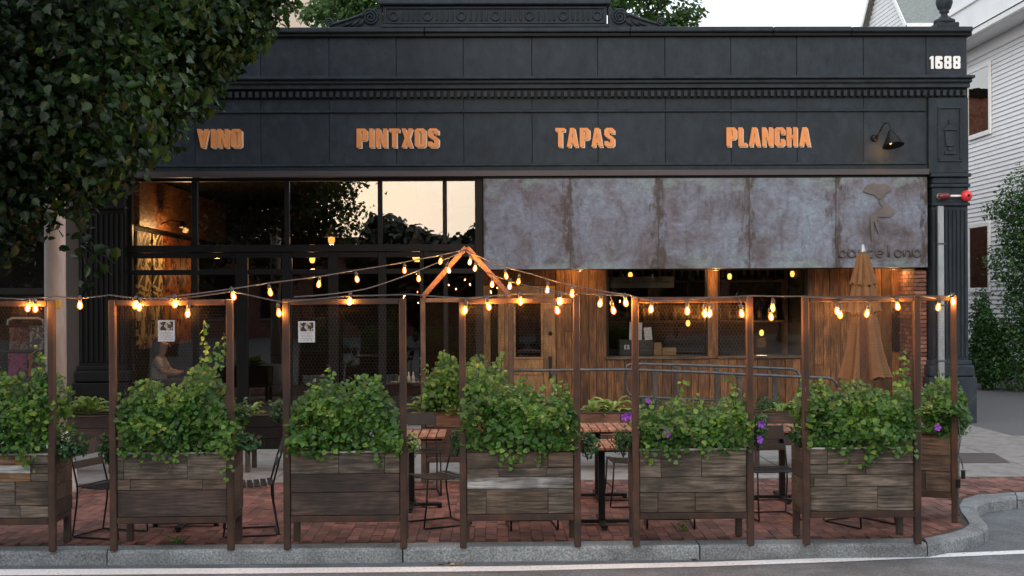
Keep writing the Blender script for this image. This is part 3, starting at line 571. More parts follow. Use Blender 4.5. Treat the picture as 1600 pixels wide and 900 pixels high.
def glyph(ch, h, dep, mt, sx=1.):
    k = (ch, round(h, 3), dep, mt, round(sx, 3))
    if k not in _gc: _gc[k] = fill_mesh('letter', GL[ch][1], h, dep, sx); _gc[k].materials.append(M[mt])
    return _gc[k]
def word(txt, x0, x1, y0, y1, label, mt, Yw, name='sign_lettering', edge=None, gap=.085, dep=.03):
    h = fz(y0)-fz(y1); X0, X1 = fx(x0), fx(x1); tot = sum(GL[c][0] for c in txt)*h; sx = (X1-X0)/(tot+gap*h*(len(txt)-1))
    root = empty(name, (X0, Yw, fz(y1)), 0, label, 'sign'); x = 0
    for c in txt:
        o = link('letter', glyph(c, h, dep, mt, sx), None, root, (x, -dep/2-.006, 0))
        if edge: link('letter_edge', glyph(c, h, .012, edge, sx), None, o, (.021, dep/2+.003, -.018))
        x += (GL[c][0]+gap)*h*sx
YL = YF-.004
word('VINO', 309, 379, 200, 229, 'orange block letters reading VINO, partly behind tree leaves', 'orange', YL, edge='cream')
word('PINTXOS', 558, 686, 200, 229.5, 'orange block letters reading PINTXOS on the dark frieze', 'orange', YL, edge='cream')
word('TAPAS', 868, 960, 200, 229.5, 'orange block letters reading TAPAS on the dark frieze', 'orange', YL, edge='cream')
word('PLANCHA', 1135, 1266, 200, 229.5, 'orange block letters reading PLANCHA on the dark frieze', 'orange', YL, edge='cream')
word('1688', 1453, 1501, 89, 109, 'white block house number 1688 on the parapet', 'num_white', YF-.006, 'house_number', dep=.012, gap=.13)

# metal sign above the recessed entrance ----------------------------
sg = empty('metal_sign', (0, YF, 0), 0, 'mauve grey weathered metal sheet sign with raised figure and barcelona lettering', 'sign')
SX = [755, 890, 1028, 1170, 1305, 1448]
for a, b in zip(SX[:-1], SX[1:]): fb('sheet', 'copper', a+.3, b-.3, 279, 420, random.uniform(.035, .042), .03, sg, c=.003)
fb('sign_backing', 'black_paint', 755, 1448, 276, 419, .003, .25, sg, c=0)
for x in SX[1:-1]: fb('seam_bead', 'bronze', x-.5, x+.5, 281, 418, .046, .012, sg, c=0)
q = lambda x, y: (1140+x*.289, 260+y*.289)
def relief(pts, dep=.03, sc=1.):
    P = [q(*p) for p in pts]; c = P[0]; me = fill_mesh('figure_relief', [[(fx(x)-fx(c[0]), fz(y)-fz(c[1])) for x, y in P]], 1, dep)
    link('figure_relief', me, M['relief'], sg, (fx(c[0]), YF-.055, fz(c[1])), world=True)
M['relief'] = mat('relief_metal', [(0.0825, 0.0713, 0.0675), (0.15, 0.1312, 0.1237)], .6, 5, bump=.3, metal=.2)
relief([(718, 142), (728, 118), (748, 104), (775, 97), (800, 104), (826, 100), (852, 108), (868, 122), (862, 140), (838, 152), (828, 172), (812, 184), (792, 180), (776, 160), (748, 154)])
relief([(800, 188), (824, 196), (852, 212), (870, 230), (884, 244), (880, 266), (858, 282), (822, 280), (796, 278), (786, 300), (802, 372), (796, 372), (772, 296), (768, 410), (760, 410), (752, 276), (780, 256), (806, 240), (822, 226), (806, 208)])
M['sign_script'] = mat('script_metal', [(.06, .052, .05), (.105, .09, .086)], .55, 5, bump=.2, metal=.2)
def script():
    h = fz(392)-fz(403); X = fx(1308); r = h*.55; base = fz(403.5); adv = (fx(1438)-X)/9
    circ = lambda cx, a0, a1, n=14: [(cx+adv*.36*math.cos(t), -.052, h*.5+h*.5*math.sin(t)) for t in np.linspace(a0, a1, n)]
    P2 = 2*math.pi
    for i, ch in enumerate('barcelona'):
        cx = adv*(i+.45); st = []
        if ch == 'b': st = [circ(cx, 0, P2), [(cx-adv*.36, -.052, 0), (cx-adv*.36, -.052, h*1.7)]]
        if ch == 'a': st = [circ(cx, 0, P2), [(cx+adv*.36, -.052, 0), (cx+adv*.36, -.052, h)]]
        if ch == 'r': st = [[(cx-adv*.2, -.052, 0), (cx-adv*.2, -.052, h)], [(cx-adv*.2, -.052, h*.6), (cx, -.052, h*.95), (cx+adv*.25, -.052, h*.95)]]
        if ch == 'c': st = [circ(cx, .8, P2-.8)]
        if ch == 'e': st = [circ(cx, 0, P2-.8), [(cx-adv*.36, -.052, h*.5), (cx+adv*.36, -.052, h*.5)]]
        if ch == 'l': st = [[(cx, -.052, 0), (cx, -.052, h*1.7)]]
        if ch == 'o': st = [circ(cx, 0, P2)]
        if ch == 'n': st = [[(cx-adv*.34, -.052, 0), (cx-adv*.34, -.052, h)], [(cx-adv*.34, -.052, h*.5)]+[(cx-adv*.34*math.cos(t), -.052, h*.55+h*.42*math.sin(t)) for t in np.linspace(.3, math.pi, 8)]+[(cx+adv*.34, -.052, 0)]]
        m = MB()
        for s in st: m.tube(s, .019, 6)
        m.build('letter', M['sign_script'], sg, (X, YF, base), world=True)
script()

# glazed shopfront left of the sign ---------------------------------
YG = YF+.14
def gl(name, mt, x0, x1, y0, y1, yo=.0, dep=.1, parent=bld, c=.006): return fb(name, mt, x0, x1, y0, y1, yo, dep, parent, c, YG)
UP = [(198, 206), (299, 308), (444.5, 451.5), (590, 597), (691.5, 698)]
gl('head_frame', 'black_paint', 198, 742, 275.5, 281, .02, .12)
for a, b in UP: gl('mullion', 'black_paint', a, b, 281.2, 379.8)
gl('shopfront_post', 'black_paint', 742, 754.8, 275.5, 668, .05, .2)
gl('transom', 'black_paint', 198, 741.8, 380, 391, .03, .14)
ups = [206, 299, 308, 444.5, 451.5, 590, 597, 691.5, 698, 742]
for i in range(0, 10, 2):
    w = gl('window_pane', 'glass_sky', ups[i]+.2, ups[i+1]-.2, 281.4, 379.6, -.05, .012, c=0)
LO = [(198, 206), (299, 308), (368, 386), (440, 455), (512, 527), (590, 602), (655, 661), (692, 699)]
for a, b in LO: gl('door_stile', 'black_paint', a, b, 391.2, 668)
los = [206, 299, 308, 368, 386, 440, 455, 512, 527, 590, 602, 655, 661, 692, 699, 742]
for i in range(0, 16, 2):
    gl('door_rail', 'black_paint', los[i]+.1, los[i+1]-.1, 391.4, 400, .0, .07); gl('door_rail', 'black_paint', los[i]+.1, los[i+1]-.1, 418, 426, .0, .07); gl('door_rail', 'black_paint', los[i]+.1, los[i+1]-.1, 645, 668, .0, .07)
    gl('window_pane', 'glass_low', los[i]+.1, los[i+1]-.1, 400.2, 417.8, -.03, .01, c=0); gl('window_pane', 'glass_low', los[i]+.1, los[i+1]-.1, 426.2, 644.8, -.03, .01, c=0)
# dining room behind the glass
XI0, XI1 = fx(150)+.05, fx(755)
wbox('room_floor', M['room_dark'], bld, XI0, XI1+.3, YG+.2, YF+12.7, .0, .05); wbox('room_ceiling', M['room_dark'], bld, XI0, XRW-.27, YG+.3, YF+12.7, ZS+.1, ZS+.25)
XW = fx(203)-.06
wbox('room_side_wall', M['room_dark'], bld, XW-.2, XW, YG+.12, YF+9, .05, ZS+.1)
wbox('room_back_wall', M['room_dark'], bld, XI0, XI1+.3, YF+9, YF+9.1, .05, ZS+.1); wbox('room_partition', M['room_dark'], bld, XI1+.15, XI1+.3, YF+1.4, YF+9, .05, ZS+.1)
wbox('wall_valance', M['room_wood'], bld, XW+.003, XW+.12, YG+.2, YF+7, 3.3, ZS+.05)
M['mural1'] = printmat('mural_print', [(.03, .02, .015), (.5, .38, .22), (.02, .015, .01), (.55, .42, .25)], 2.2)
M['mural2'] = printmat('mural_print_red', [(.02, .012, .01), (.32, .06, .02), (.42, .16, .04), (.03, .02, .01)], 3)
wy = YG+.35
for i, wd in enumerate((.95, .75, 1.0, 1.1)):
    o = wbox('wall_mural', M['mural1' if i in (0, 1) else 'mural2'], None, XW+.004, XW+.04, wy, wy+wd-.12, 1.25, 3.22)
    tag(o, ('cream and black figure poster next to the window on the dining room side wall', 'cream and black figure poster between two others on the side wall', 'red and orange poster on the dining room side wall', 'deepest red and orange poster on the dining room side wall')[i], 'poster'); wy += wd
pl = empty('picture_lamp', (XW, YG+1.5, 3.35), 0, 'small brass picture lamp above the side wall posters', 'lamp')
MB().tube([(.12, 0, .05), (.3, 0, .12), (.5, 0, .08)], .012, 6).build('arm', M['black_metal'], pl); MB().lathe([(.02, .05), (.05, .0), (.06, -.06)], (.5, 0, .05), 12).build('shade', M['black_metal'], pl); plight('glow', (.55, 0, -.06), 60, .05, parent=pl)
def pendant(x, ytop, ybot, Y, lab, e=10, sc=1.):
    t = F(x, ytop, Y); b = F(x, ybot, Y); root = empty('pendant_lamp', (b.x, Y, b.z), 0, lab, 'lamp'); h = t.z-b.z
    MB().tube([(0, 0, h), (0, 0, max(h+.02, ZS+.1-b.z))], .008, 6).build('cord', M['black_metal'], root)
    MB().lathe([(.012*sc, h), (.03*sc, h*.93), (.05*sc, h*.78), (.13*sc, h*.52), (.16*sc, h*.46), (.16*sc, h*.44)], n=20).build('shade', M['galv'], root)
    MB().lathe([(0, h*.385), (.20*sc, h*.375), (.2*sc, h*.36), (0, h*.35)], n=20).build('reflector_plate', M['galv'], root)
    MB().lathe([(.085*sc, h*.345), (.09*sc, h*.25), (.075*sc, h*.08), (.04*sc, 0), (0, 0)], n=14).build('jar', M['jar'], root)
    plight('glow', (0, -.0, h*.2-.32), e, .05, parent=root)
pendant(652, 352, 409, YG+.38, 'green cone pendant lamp with lit glass jar hanging close behind the glass', 14)
pendant(518, 350, 382, YG+2.6, 'lit pendant lamp whose jar shows just above the shopfront transom', 8, .7)
pendant(488, 388, 411, YG+3.6, 'small lit pendant lamp showing below the shopfront transom', 8, .6)
pendant(340, 380, 404, YG+4.2, 'faint pendant lamp deep in the dining room', 5, .5)
# room furniture just behind the glass
def diner_table(x, ytop, Y, lab, w=.9):
    p = F(x, ytop, Y); r = empty('dining_table', (p.x, Y, .05), 0, lab, 'table'); h = p.z-.05
    MB().box(-w/2, w/2, -.35, .35, h-.04, h, .006).build('tabletop', M['w_dark'], r); MB().tube([(0, 0, .03), (0, 0, h-.04)], .035, 10).build('column', M['black_metal'], r); MB().box(-.25, .25, -.25, .25, 0, .03, .005).build('base', M['black_metal'], r)
    return p.x, Y, p.z
tx, ty, tz = diner_table(622, 598, YG+.9, 'dark dining table with plates and bottles behind the glass')
for i in range(3):
    tag(MB().lathe([(0, .004), (.06, .004), (.11, .02), (.115, .022), (.06, 0), (0, 0)], n=18).build('plate', M['china'], None, (tx-.32+.3*i, ty-.12+.1*(i % 2), tz)), 'white plate on the dining table behind the glass', 'plate', 'plates on the dining table')
for i in range(4):
    tag(MB().lathe([(0, 0), (.03, 0), (.03, .09), (.012, .13), (.012, .18), (0, .18)], n=10).build('cruet_bottle', M['china'], None, (tx+.03+.075*i, ty+.05+.03*(i % 2), tz)), 'small pale bottle on the dining table behind the glass', 'bottle', 'bottles on the dining table')
tx2, ty2, tz2 = diner_table(292, 592, YG+.95, 'dark dining table in front of the seated guest', .7)
def person():
    p = F(256, 600, YG+1.0); root = empty('person', (p.x-.12, YG+1.1, .05), R(-90), 'seated guest in a pale top with dark hair, at the window table', 'person')
    def skin(name, V, E, rads, mt, rootv=0, parent=root, sub=2):
        me = bpy.data.meshes.new(name); bm = bmesh.new(); sl_ = bm.verts.layers.skin.verify(); vv = []
        for i, (c, r_) in enumerate(zip(V, rads)):
            v = bm.verts.new(c); v[sl_].radius = (r_, r_); v[sl_].use_root = i == rootv; vv.append(v)
        for a, b in E: bm.edges.new((vv[a], vv[b]))
        bm.to_mesh(me); bm.free(); o = link(name, me, mt, parent); o.modifiers.new('skin', 'SKIN').use_smooth_shade = True; s = o.modifiers.new('sub', 'SUBSURF'); s.levels = s.render_levels = sub; return o
    # local: +y is where the guest looks
    V = [(0, 0, .52), (0, .0, .72), (0, .03, .93), (0, .05, 1.06), (0, .08, 1.14), (0, .09, 1.24), (0, .11, 1.31),
         (.17, .03, 1.0), (.22, .12, .80), (.13, .34, .76), (.10, .42, .78), (-.17, .03, 1.0), (-.22, .14, .80), (-.12, .33, .77), (-.08, .41, .79),
         (.1, .04, .52), (.12, .42, .52), (.12, .40, .1), (.12, .52, .05), (-.1, .04, .52), (-.12, .42, .52), (-.12, .40, .1), (-.12, .52, .05)]
    E = [(0, 1), (1, 2), (2, 3), (3, 4), (4, 5), (5, 6), (2, 7), (7, 8), (8, 9), (9, 10), (2, 11), (11, 12), (12, 13), (13, 14), (0, 15), (15, 16), (16, 17), (17, 18), (0, 19), (19, 20), (20, 21), (21, 22)]
    rd = [.14, .13, .13, .06, .06, .10, .085, .06, .048, .036, .03, .06, .048, .036, .03, .085, .07, .05, .035, .085, .07, .05, .035]
    skin('body', V, E, rd, M['skin'])
    skin('top', [(0, 0, .54), (0, .0, .72), (0, .03, .93), (.165, .03, .985), (.21, .1, .84), (-.165, .03, .985), (-.21, .1, .84), (0, .045, 1.0)], [(0, 1), (1, 2), (2, 3), (3, 4), (2, 5), (5, 6), (2, 7)], [.165, .15, .15, .078, .066, .078, .066, .08], M['cloth'])
    skin('trousers', [(0, 0, .52), (.1, .06, .52), (.12, .42, .52), (.12, .40, .16), (-.1, .06, .52), (-.12, .42, .52), (-.12, .40, .16)], [(0, 1), (1, 2), (2, 3), (0, 4), (4, 5), (5, 6)], [.15, .1, .085, .065, .1, .085, .065], M['denim'])
    skin('hair', [(0, .05, 1.36), (0, .0, 1.30), (0, -.04, 1.18), (0, -.05, 1.04)], [(0, 1), (1, 2), (2, 3)], [.09, .105, .09, .05], M['hair'])
    for s in (-1, 1):
        MB().lathe([(0, -.011), (.011, 0), (0, .011)], (s*.035, .185, 1.255), 8).build('eye', M['hair'], root)
    MB().tube([(0, .185, 1.26), (0, .21, 1.225), (0, .19, 1.215)], [.008, .014, .012], 8).build('nose', M['skin'], root); MB().tube([(-.025, .185, 1.185), (0, .195, 1.185), (.025, .185, 1.185)], .007, 6).build('mouth', M['maroon'], root)
    st = empty('dining_chair', (p.x-.12, YG+1.1, .05), R(-90), 'dark chair carrying the seated guest', 'chair')
    MB().box(-.2, .2, -.2, .22, .34, .375, .01).build('seat', M['w_dark'], st); MB().box(-.2, .2, -.24, -.21, .34, .84, .01).build('backrest', M['w_dark'], st)
    for sx in (-1, 1):
        for sy in (-.2, .18): MB().tube([(sx*.18, sy, 0), (sx*.18, sy, .36)], .014, 6).build('leg', M['black_metal'], st)
person()
def flyer(x, y, w, h, Y, lab, parent=None):
    p = F(x, y, Y); s = Y/FPX; r = empty('flyer', (p.x, Y, p.z), 0, lab, 'flyer'); hw, hh = w*s/2, h*s/2
    MB().box(-hw, hw, -.002, .002, -hh, hh).build('sheet', M['paper'], r)
    m = MB().box(-hw*.82, hw*.82, -.0045, -.003, hh*.05, hh*.88).build('printed_picture', M['flyprint'], r)
    m = MB()
    for i in range(5):
        for j in range(1): m.box(-hw*.8, -hw*.8+hw*(1.2+.4*random.random()), -.0045, -.003, -hh*(.12+.16*i)-hh*.035, -hh*(.12+.16*i))
    m.build('printed_lines', M['greyprint'], r)
M['flyprint'] = printmat('flyer_picture', [(.02, .02, .022), (.05, .04, .035), (.5, .45, .42), (.03, .03, .03)], 7); M['greyprint'] = mat('grey_ink', [(.25, .25, .26), (.35, .35, .36)], .8, 4, bump=0)
flyer(260, 517, 26, 33, YG-.03, 'white flyer with dark picture stuck to the shop window next to the fluted pilaster'); flyer(479, 518.5, 26, 33, YG-.03, 'white flyer with dark picture stuck to a glazed door leaf')

# recessed entrance -------------------------------------------------
YW = YF+1.1
def rb(name, mt, x0, x1, y0, y1, yo=.0, dep=.05, parent=bld, c=.004):
    return wbox(name, M[mt], parent, F(x0, 500, YW).x, F(x1, 500, YW).x, YW-yo, YW-yo+dep, fz(y1, 1100, YW), fz(y0, 1100, YW), c)
ZSOF = fz(421)
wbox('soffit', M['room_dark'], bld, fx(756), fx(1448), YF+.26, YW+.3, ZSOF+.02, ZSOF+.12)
wbox('entrance_floor', M['concrete'], bld, fx(756), fx(1434), YF+.02, YW+.1, .0, .12)
def planks(x0, x1, y0, y1):
    x = x0
    while x < x1-4:
        w = random.choice((10.5, 12, 13.5, 15, 16.5)); w = x1-x if x1-x-w < 6 else w
        if random.random() < .45 and y1-y0 > 100:
            ym = random.uniform(y0+50, y1-50)
            rb('plank', 'plank', x+.2, x+w-.2, y0, ym-.3, random.uniform(0, .018), .05); rb('plank', 'plank', x+.2, x+w-.2, ym+.3, y1, random.uniform(0, .018), .05)
        else: rb('plank', 'plank', x+.2, x+w-.2, y0, y1, random.uniform(0, .018), .05)
        x += w
planks(869, 948, 405, 655); planks(948, 1108, 561, 655); planks(1105.5, 1122, 405, 560); planks(1108, 1265, 561, 655); planks(1262, 1434, 405, 655)
for a, b, c_, d in ((869, 947, 405, 655), (947, 1263, 561, 655), (1106, 1121, 405, 561), (1263, 1434, 405, 655)): rb('plank_backing', 'room_dark', a, b, c_, d, -.06, .1, c=0)
for a, b in ((948, 1105), (1122, 1262)):
    w = rb('window', 'black_paint', a, a+3, 405, 556, .01, .06)
    rb('frame', 'black_paint', b-3, b, 405, 556, .01, .06, w); rb('pane', 'glass_low', a+3.2, b-3.2, 405, 555.8, -.03, .01, w, c=0); rb('sill', 'w_brown', a-2, b+2, 556.2, 560.6, .06, .12, w)
for i, (x, lab) in enumerate(((905, 'small recessed soffit lamp above the wooden door side planks'), (1113, 'small recessed soffit lamp between the two bar windows'), (1385, 'small recessed soffit lamp above the menu case'))):
    r = empty('soffit_lamp', (F(x, 425, YW).x, YF+.75, ZSOF+.015), 0, lab, 'lamp'); MB().lathe([(.03, .0), (.06, .0), (.065, -.02), (.03, -.02)], n=16).build('trim_ring', M['galv'], r); MB().lathe([(0, -.006), (.03, -.006), (.03, -.002), (0, -.002)], n=12).build('lens', M['ember'], r); plight('glow', (0, 0, -.06), 8, .04, (1, .5, .17), parent=r)
# wooden door with its glazed leaf and side light
dr = rb('door', 'door_wood', 788, 802, 445, 655, .0, .06)
rb('door_stile', 'door_wood', 849, 868, 445, 655, .0, .06, dr); rb('door_rail', 'door_wood', 802.2, 848.8, 445, 468, -.004, .05, dr); rb('door_rail', 'door_wood', 802.2, 848.8, 560, 584, -.004, .05, dr); rb('door_panel', 'door_wood', 802.2, 848.8, 584.3, 655, -.02, .03, dr)
rb('glazing_bead', 'door_wood', 802.2, 848.8, 556, 559.8, .012, .03, dr); rb('glazing_bead', 'door_wood', 845, 848.8, 468.2, 555.8, .012, .03, dr); rb('glazing_bead', 'door_wood', 802.2, 805.5, 468.2, 555.8, .012, .03, dr); rb('pane', 'glass_low', 805.6, 844.8, 468.2, 555.8, -.02, .01, dr, c=0)
MB().lathe([(0, 0), (.035, 0), (.035, .02), (0, .025)], n=14).build('door_lock', M['black_metal'], dr, F(860, 521, YW-.002), (R(90), 0, 0), world=True)
MB().box(-.025, .025, -.05, -.015, -.2, .2, .006).build('door_handle', M['black_metal'], dr, F(860, 575, YW-.002), world=True)
rb('door_head', 'plank', 756, 868, 405, 444, .0, .08)
for a, b in ((756, 766), (778, 787.5)): rb('side_light_post', 'door_wood', a, b, 444.3, 655, .02, .1)
rb('window_pane', 'glass_low', 766.2, 777.8, 444.3, 655, -.03, .01, c=0)
# brick pier at the end of the recess
bk = MB().box(-.098, .098, -.05, .05, -.029, .029, .004).mesh('brick'); bk.materials.append(M['oldbrick']); z = .15; i = 0
wbox('pier_core', M['mortar'], bld, fx(1437), fx(1449), YF+.27, YW, 0, ZSOF)
while z < ZSOF-.03:
    for yy in range(4): link('brick', bk, None, bld, (fx(1441.6)-.004*(i % 2), YF+.33+.22*yy+(.1 if i % 2 else 0), z), (random.uniform(-.02, .02), 0, R(90)+random.uniform(-.02, .02)), world=True)
    link('brick', bk, None, bld, (fx(1443), YF+.215, z), (0, random.uniform(-.015, .015), 0), world=True)
    z += .068; i += 1
# bar room behind the two windows
bx0, bx1 = F(905, 500, YW).x, F(1300, 500, YW).x
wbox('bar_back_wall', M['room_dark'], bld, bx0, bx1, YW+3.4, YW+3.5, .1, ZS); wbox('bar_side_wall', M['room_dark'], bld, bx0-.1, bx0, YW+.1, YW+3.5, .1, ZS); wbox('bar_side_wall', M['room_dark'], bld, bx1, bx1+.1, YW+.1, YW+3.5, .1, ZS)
sh = wbox('bar_ledge', M['w_brown'], bld, F(950, 500, YW).x, F(1260, 500, YW).x, YW+.12, YW+.5, fz(556, 1100, YW)-.04, fz(556, 1100, YW)); LZ = fz(556, 1100, YW); YLz = YW+.3
def carton(x0, x1, h, mt, lab, txt=None, yy=0.):
    a, b = F(x0, 545, YLz).x, F(x1, 545, YLz).x; r = empty('carton', ((a+b)/2, YLz+yy, LZ), 0, lab, 'box'); w = (b-a)/2
    m = MB(); m.box(-w, w, -.13, .13, 0, h, .004).build('body', M[mt], r); MB().box(-w-.002, w+.002, -.004, .004, h, h+.004).build('tape', M['cardboard'], r)
    if txt:
        x = -w*.72
        for c in txt: link('letter', glyph(c, .075, .004, 'num_white', 1.2), None, r, (x, -.1335, h*.42)); x += .075*1.2*(GL[c][0]+.1)
carton(967, 1019, .27, 'greybox', 'dark grey carton with white ES lettering on the window ledge', 'ES')
carton(1020.5, 1032, .22, 'cardboard', 'narrow brown carton touching the dark lettered carton'); carton(1033, 1055, .13, 'cardboard', 'low brown cardboard box at the end of the row of cartons')
for i, (x, y, w, h, a) in enumerate(((993, 512, 20, 28, .06), (1012, 518, 12, 20, -.08))):
    p = F(x, y, YLz); o = MB().box(-w*.0055, w*.0055, -.003, .003, -h*.0055, h*.0055).build('paper_sheet', M['paper'], None, (p.x, YLz-.02-.03*i, LZ+.27+h*.0055), (R(-8), a, 0)); tag(o, ('large white paper sheet leaning behind the dark lettered carton', 'smaller white paper sheet on the dark lettered carton')[i], 'paper')
bs = empty('bottle_shelf', ((bx0+bx1)/2, YW+3.2, .1), 0, 'tall dark bar shelf carrying lit bottles', 'shelf')
SHZ = [F(1200, y, YW+3.2).z for y in (437, 500)]
for z in SHZ: MB().box(bx0-(bx0+bx1)/2+.1, bx1-(bx0+bx1)/2-.1, -.15, .15, z-.14, z-.1, .003).build('shelf_board', M['w_dark'], bs)
for s in (-1, 1): MB().box(s*((bx1-bx0)/2-.06)-.03, s*((bx1-bx0)/2-.06)+.03, -.15, .15, 0, SHZ[0]+.5).build('shelf_side', M['w_dark'], bs)
bot = MB().lathe([(0, 0), (.037, 0), (.038, .19), (.014, .24), (.014, .31), (0, .31)], n=10).mesh('bottle'); bot.materials.append(M['bottle'])
for zi, z in enumerate(SHZ):
    for i in range(26):
        x = bx0+.25+i*(bx1-bx0-.5)/25+random.uniform(-.02, .02); o = link('bottle', bot, None, None, (x, YW+3.15+random.uniform(-.05, .05), z)); o.scale = (1, 1, random.uniform(.8, 1.05)); tag(o, ('glass bottle on the upper bar shelf behind the windows', 'glass bottle on the lower bar shelf behind the windows')[zi], 'bottle', ('bottles on the upper bar shelf', 'bottles on the lower bar shelf')[zi])
for i, (x, y) in enumerate(((1140, 432), (1238, 428), (1252, 430), (1262, 426), (985, 430), (1075, 505), (1190, 520))):
    p = F(x, y, YW+2.6); r = empty('bar_lamp', p, 0, 'small glowing lamp in the bar room behind the windows', 'lamp', 'bar room lamps'); MB().lathe([(0, .06), (.03, .05), (.045, 0), (.03, -.05), (0, -.06)], n=10).build('glow_globe', M['ember'], r); MB().tube([(0, 0, .055), (0, 0, ZS+.1-p.z)], .005, 5).build('cord', M['black_metal'], r)
o = plight('glow', (0, 0, -.2), 20, .1, parent=r)
bn = empty('banner', F(1002, 441, YW+.6), 0, 'grey paper banner with dark handwriting hanging inside the bar window', 'banner')
MB().box(-.58, .58, -.003, .003, -.1, .1).build('cloth', M['bannercloth'] if 'bannercloth' in M else mat('banner_paper', [(.12, .13, .12), (.18, .19, .17)], .8, 4, bump=0), bn)
m = MB(); x = .5
while x > -.5:
    h = random.choice((.03, .05, .03)); m.tube([(x, -.006, -h*.5), (x-.012, -.006, h*.5), (x-.025, -.006, -h*.4), (x-.035, -.006, h*.4)], .005, 4); x -= random.choice((.045, .05, .08))
m.build('handwriting', M['black_metal'], bn)
# menu case with its lamp on the plank wall
mc = empty('menu_case', F(1409, 515, YW), 0, 'dark wall mounted menu case with small amber lamp and pale sheet', 'sign')
s = YW/FPX
MB().box(-16*s, 16*s, -.08, 0, -34*s, 34*s, .01).build('case', M['black_metal'], mc); MB().box(-4*s, 4*s, -.09, -.082, -22*s, 20*s).build('sheet', M['paper'], mc); MB().box(-5*s, 5*s, -.17, -.09, 22*s, 30*s, .01).build('lamp_glow', M['jar'], mc); plight('glow', (0, -.2, 16*s), 2.0, .03, parent=mc)
# wall sconce on the frieze
sc = empty('wall_sconce', F(1366, 216, YF-.01), 0, 'black gooseneck barn lamp on the frieze beside PLANCHA', 'lamp')
MB().lathe([(0, 0), (.06, 0), (.055, .03), (.02, .05), (0, .05)], n=14).build('wall_plate', M['black_metal'], sc, (0, 0, 0), (R(90), 0, 0))
MB().tube([(0, -.04, 0), (.02, -.12, .02), (.05, -.2, .13), (.09, -.26, .21), (.14, -.31, .21), (.165, -.34, .12), (.165, -.35, .04)], .014, 8).build('gooseneck', M['black_metal'], sc)
MB().lathe([(.03, .06), (.05, .03), (.07, -.02), (.16, -.17), (.175, -.2), (.165, -.2), (.06, -.03)], n=20).build('lamp_shade', M['black_metal'], sc, (.165, -.35, .02), (R(-14), R(-6), 0)); MB().lathe([(0, .05), (.03, .03), (.035, 0), (0, -.04)], n=10).build('lamp_bulb', M['jar'], sc, (.16, -.33, -.11)); plight('glow', (.12, -.20, -.2), 2.2, .03, (1, .45, .12), parent=sc)
# alarm bell and conduit
ab = empty('alarm_bell', F(1470, 307, YF-.06), 0, 'red alarm bell on a white arm beside a maroon beacon on the corner pilaster', 'alarm')
MB().lathe([(0, 0), (.06, 0), (.055, .03), (.03, .04)], n=14).build('wall_plate', M['galv'], ab, (-.02, 0, 0), (R(90), 0, 0)); MB().lathe([(.03, -.09), (.05, -.06), (.05, .05), (.03, .09), (0, .09)], n=14).build('beacon', M['maroon'], ab, (.02, -.1, 0), (0, R(90), 0))
MB().tube([(.1, -.1, 0), (.33, -.1, 0)], .018, 8).build('arm', M['white_trim'], ab)
MB().lathe([(0, .07), (.03, .068), (.07, .045), (.09, .0), (.095, -.03), (0, -.03)], n=20).build('bell', M['red'], ab, (.38, -.13, 0), (R(90), 0, 0)); MB().lathe([(0, .02), (.022, .015), (.022, 0)], n=10).build('bell_hub', M['black_metal'], ab, (.38, -.2, 0), (R(90), 0, 0))
p0 = F(1470, 592, YF-.15); p1 = F(1470, 322, YF-.15)
cd = empty('conduit', (p0.x, YF-.17, 0), 0, 'flat grey conduit running up the corner pilaster below the bell', 'conduit'); MB().box(-.05, .05, -.03, .03, .0, p1.z, .01).build('channel', M['galv'], cd)
for z in (1.0, 1.9, 2.9): MB().box(-.07, .07, -.036, .02, z, z+.03, .004).build('strap', M['rail'], cd)

# ================================================================== NEIGHBOURING SHOP (left)
nb_ = empty('neighbour_shop', (fx(0), YF, 0), 0, 'dark fronted neighbouring shop with posters in its window', 'building')
wbox('corner_wall', M['dimwall'], nb_, fx(96), fx(123.5), YF-.02, YF+.4, 0, fz(120), .004)
wbox('upper_wall', M['room_dark'], nb_, fx(-330), fx(95.8), YF-.05, YF+.4, fz(300), fz(20), .004); wbox('stall_riser', M['room_dark'], nb_, fx(-330), fx(95.8), YF-.02, YF+.3, 0, fz(640), .004)
wbox('window_frame', M['black_paint'], nb_, fx(84), fx(95.5), YF, YF+.12, fz(640)+.002, fz(300)-.002, .004); wbox('window_frame', M['black_paint'], nb_, fx(-150), fx(-140), YF, YF+.12, fz(640)+.002, fz(300)-.002, .004)
wbox('transom', M['black_paint'], nb_, fx(-139), fx(83.8), YF, YF+.12, fz(455), fz(445), .004)
wbox('pane', M['glass_low'], nb_, fx(-139), fx(83.8), YF+.05, YF+.06, fz(640)+.002, fz(455.2)); wbox('pane', M['glass_low'], nb_, fx(-139), fx(83.8), YF+.05, YF+.06, fz(444.8), fz(300)-.002)
wbox('shop_back_wall', M['room_dark'], nb_, fx(-330), fx(95), YF+2, YF+2.1, 0, fz(280)); wbox('shop_ceiling', M['room_dark'], nb_, fx(-330), fx(95), YF+.4, YF+2, fz(300), fz(296)); wbox('shop_side_wall', M['room_dark'], nb_, fx(92), fx(95.5), YF+.4, YF+2, 0, fz(300))
rk = empty('poster_rack', (fx(25), YF+.45, 0), 0, 'dark poster rack with a white hooped top in the neighbouring window', 'rack')
for y in (544, 587, 624): wbox('rack_shelf', M['w_brown'], rk, fx(-60), fx(72), YF+.36, YF+.52, fz(y+1.6), fz(y-.6), .003)
for x in (-60, 70): wbox('rack_post', M['black_metal'], rk, fx(x), fx(x+2), YF+.47, YF+.5, 0, fz(500))
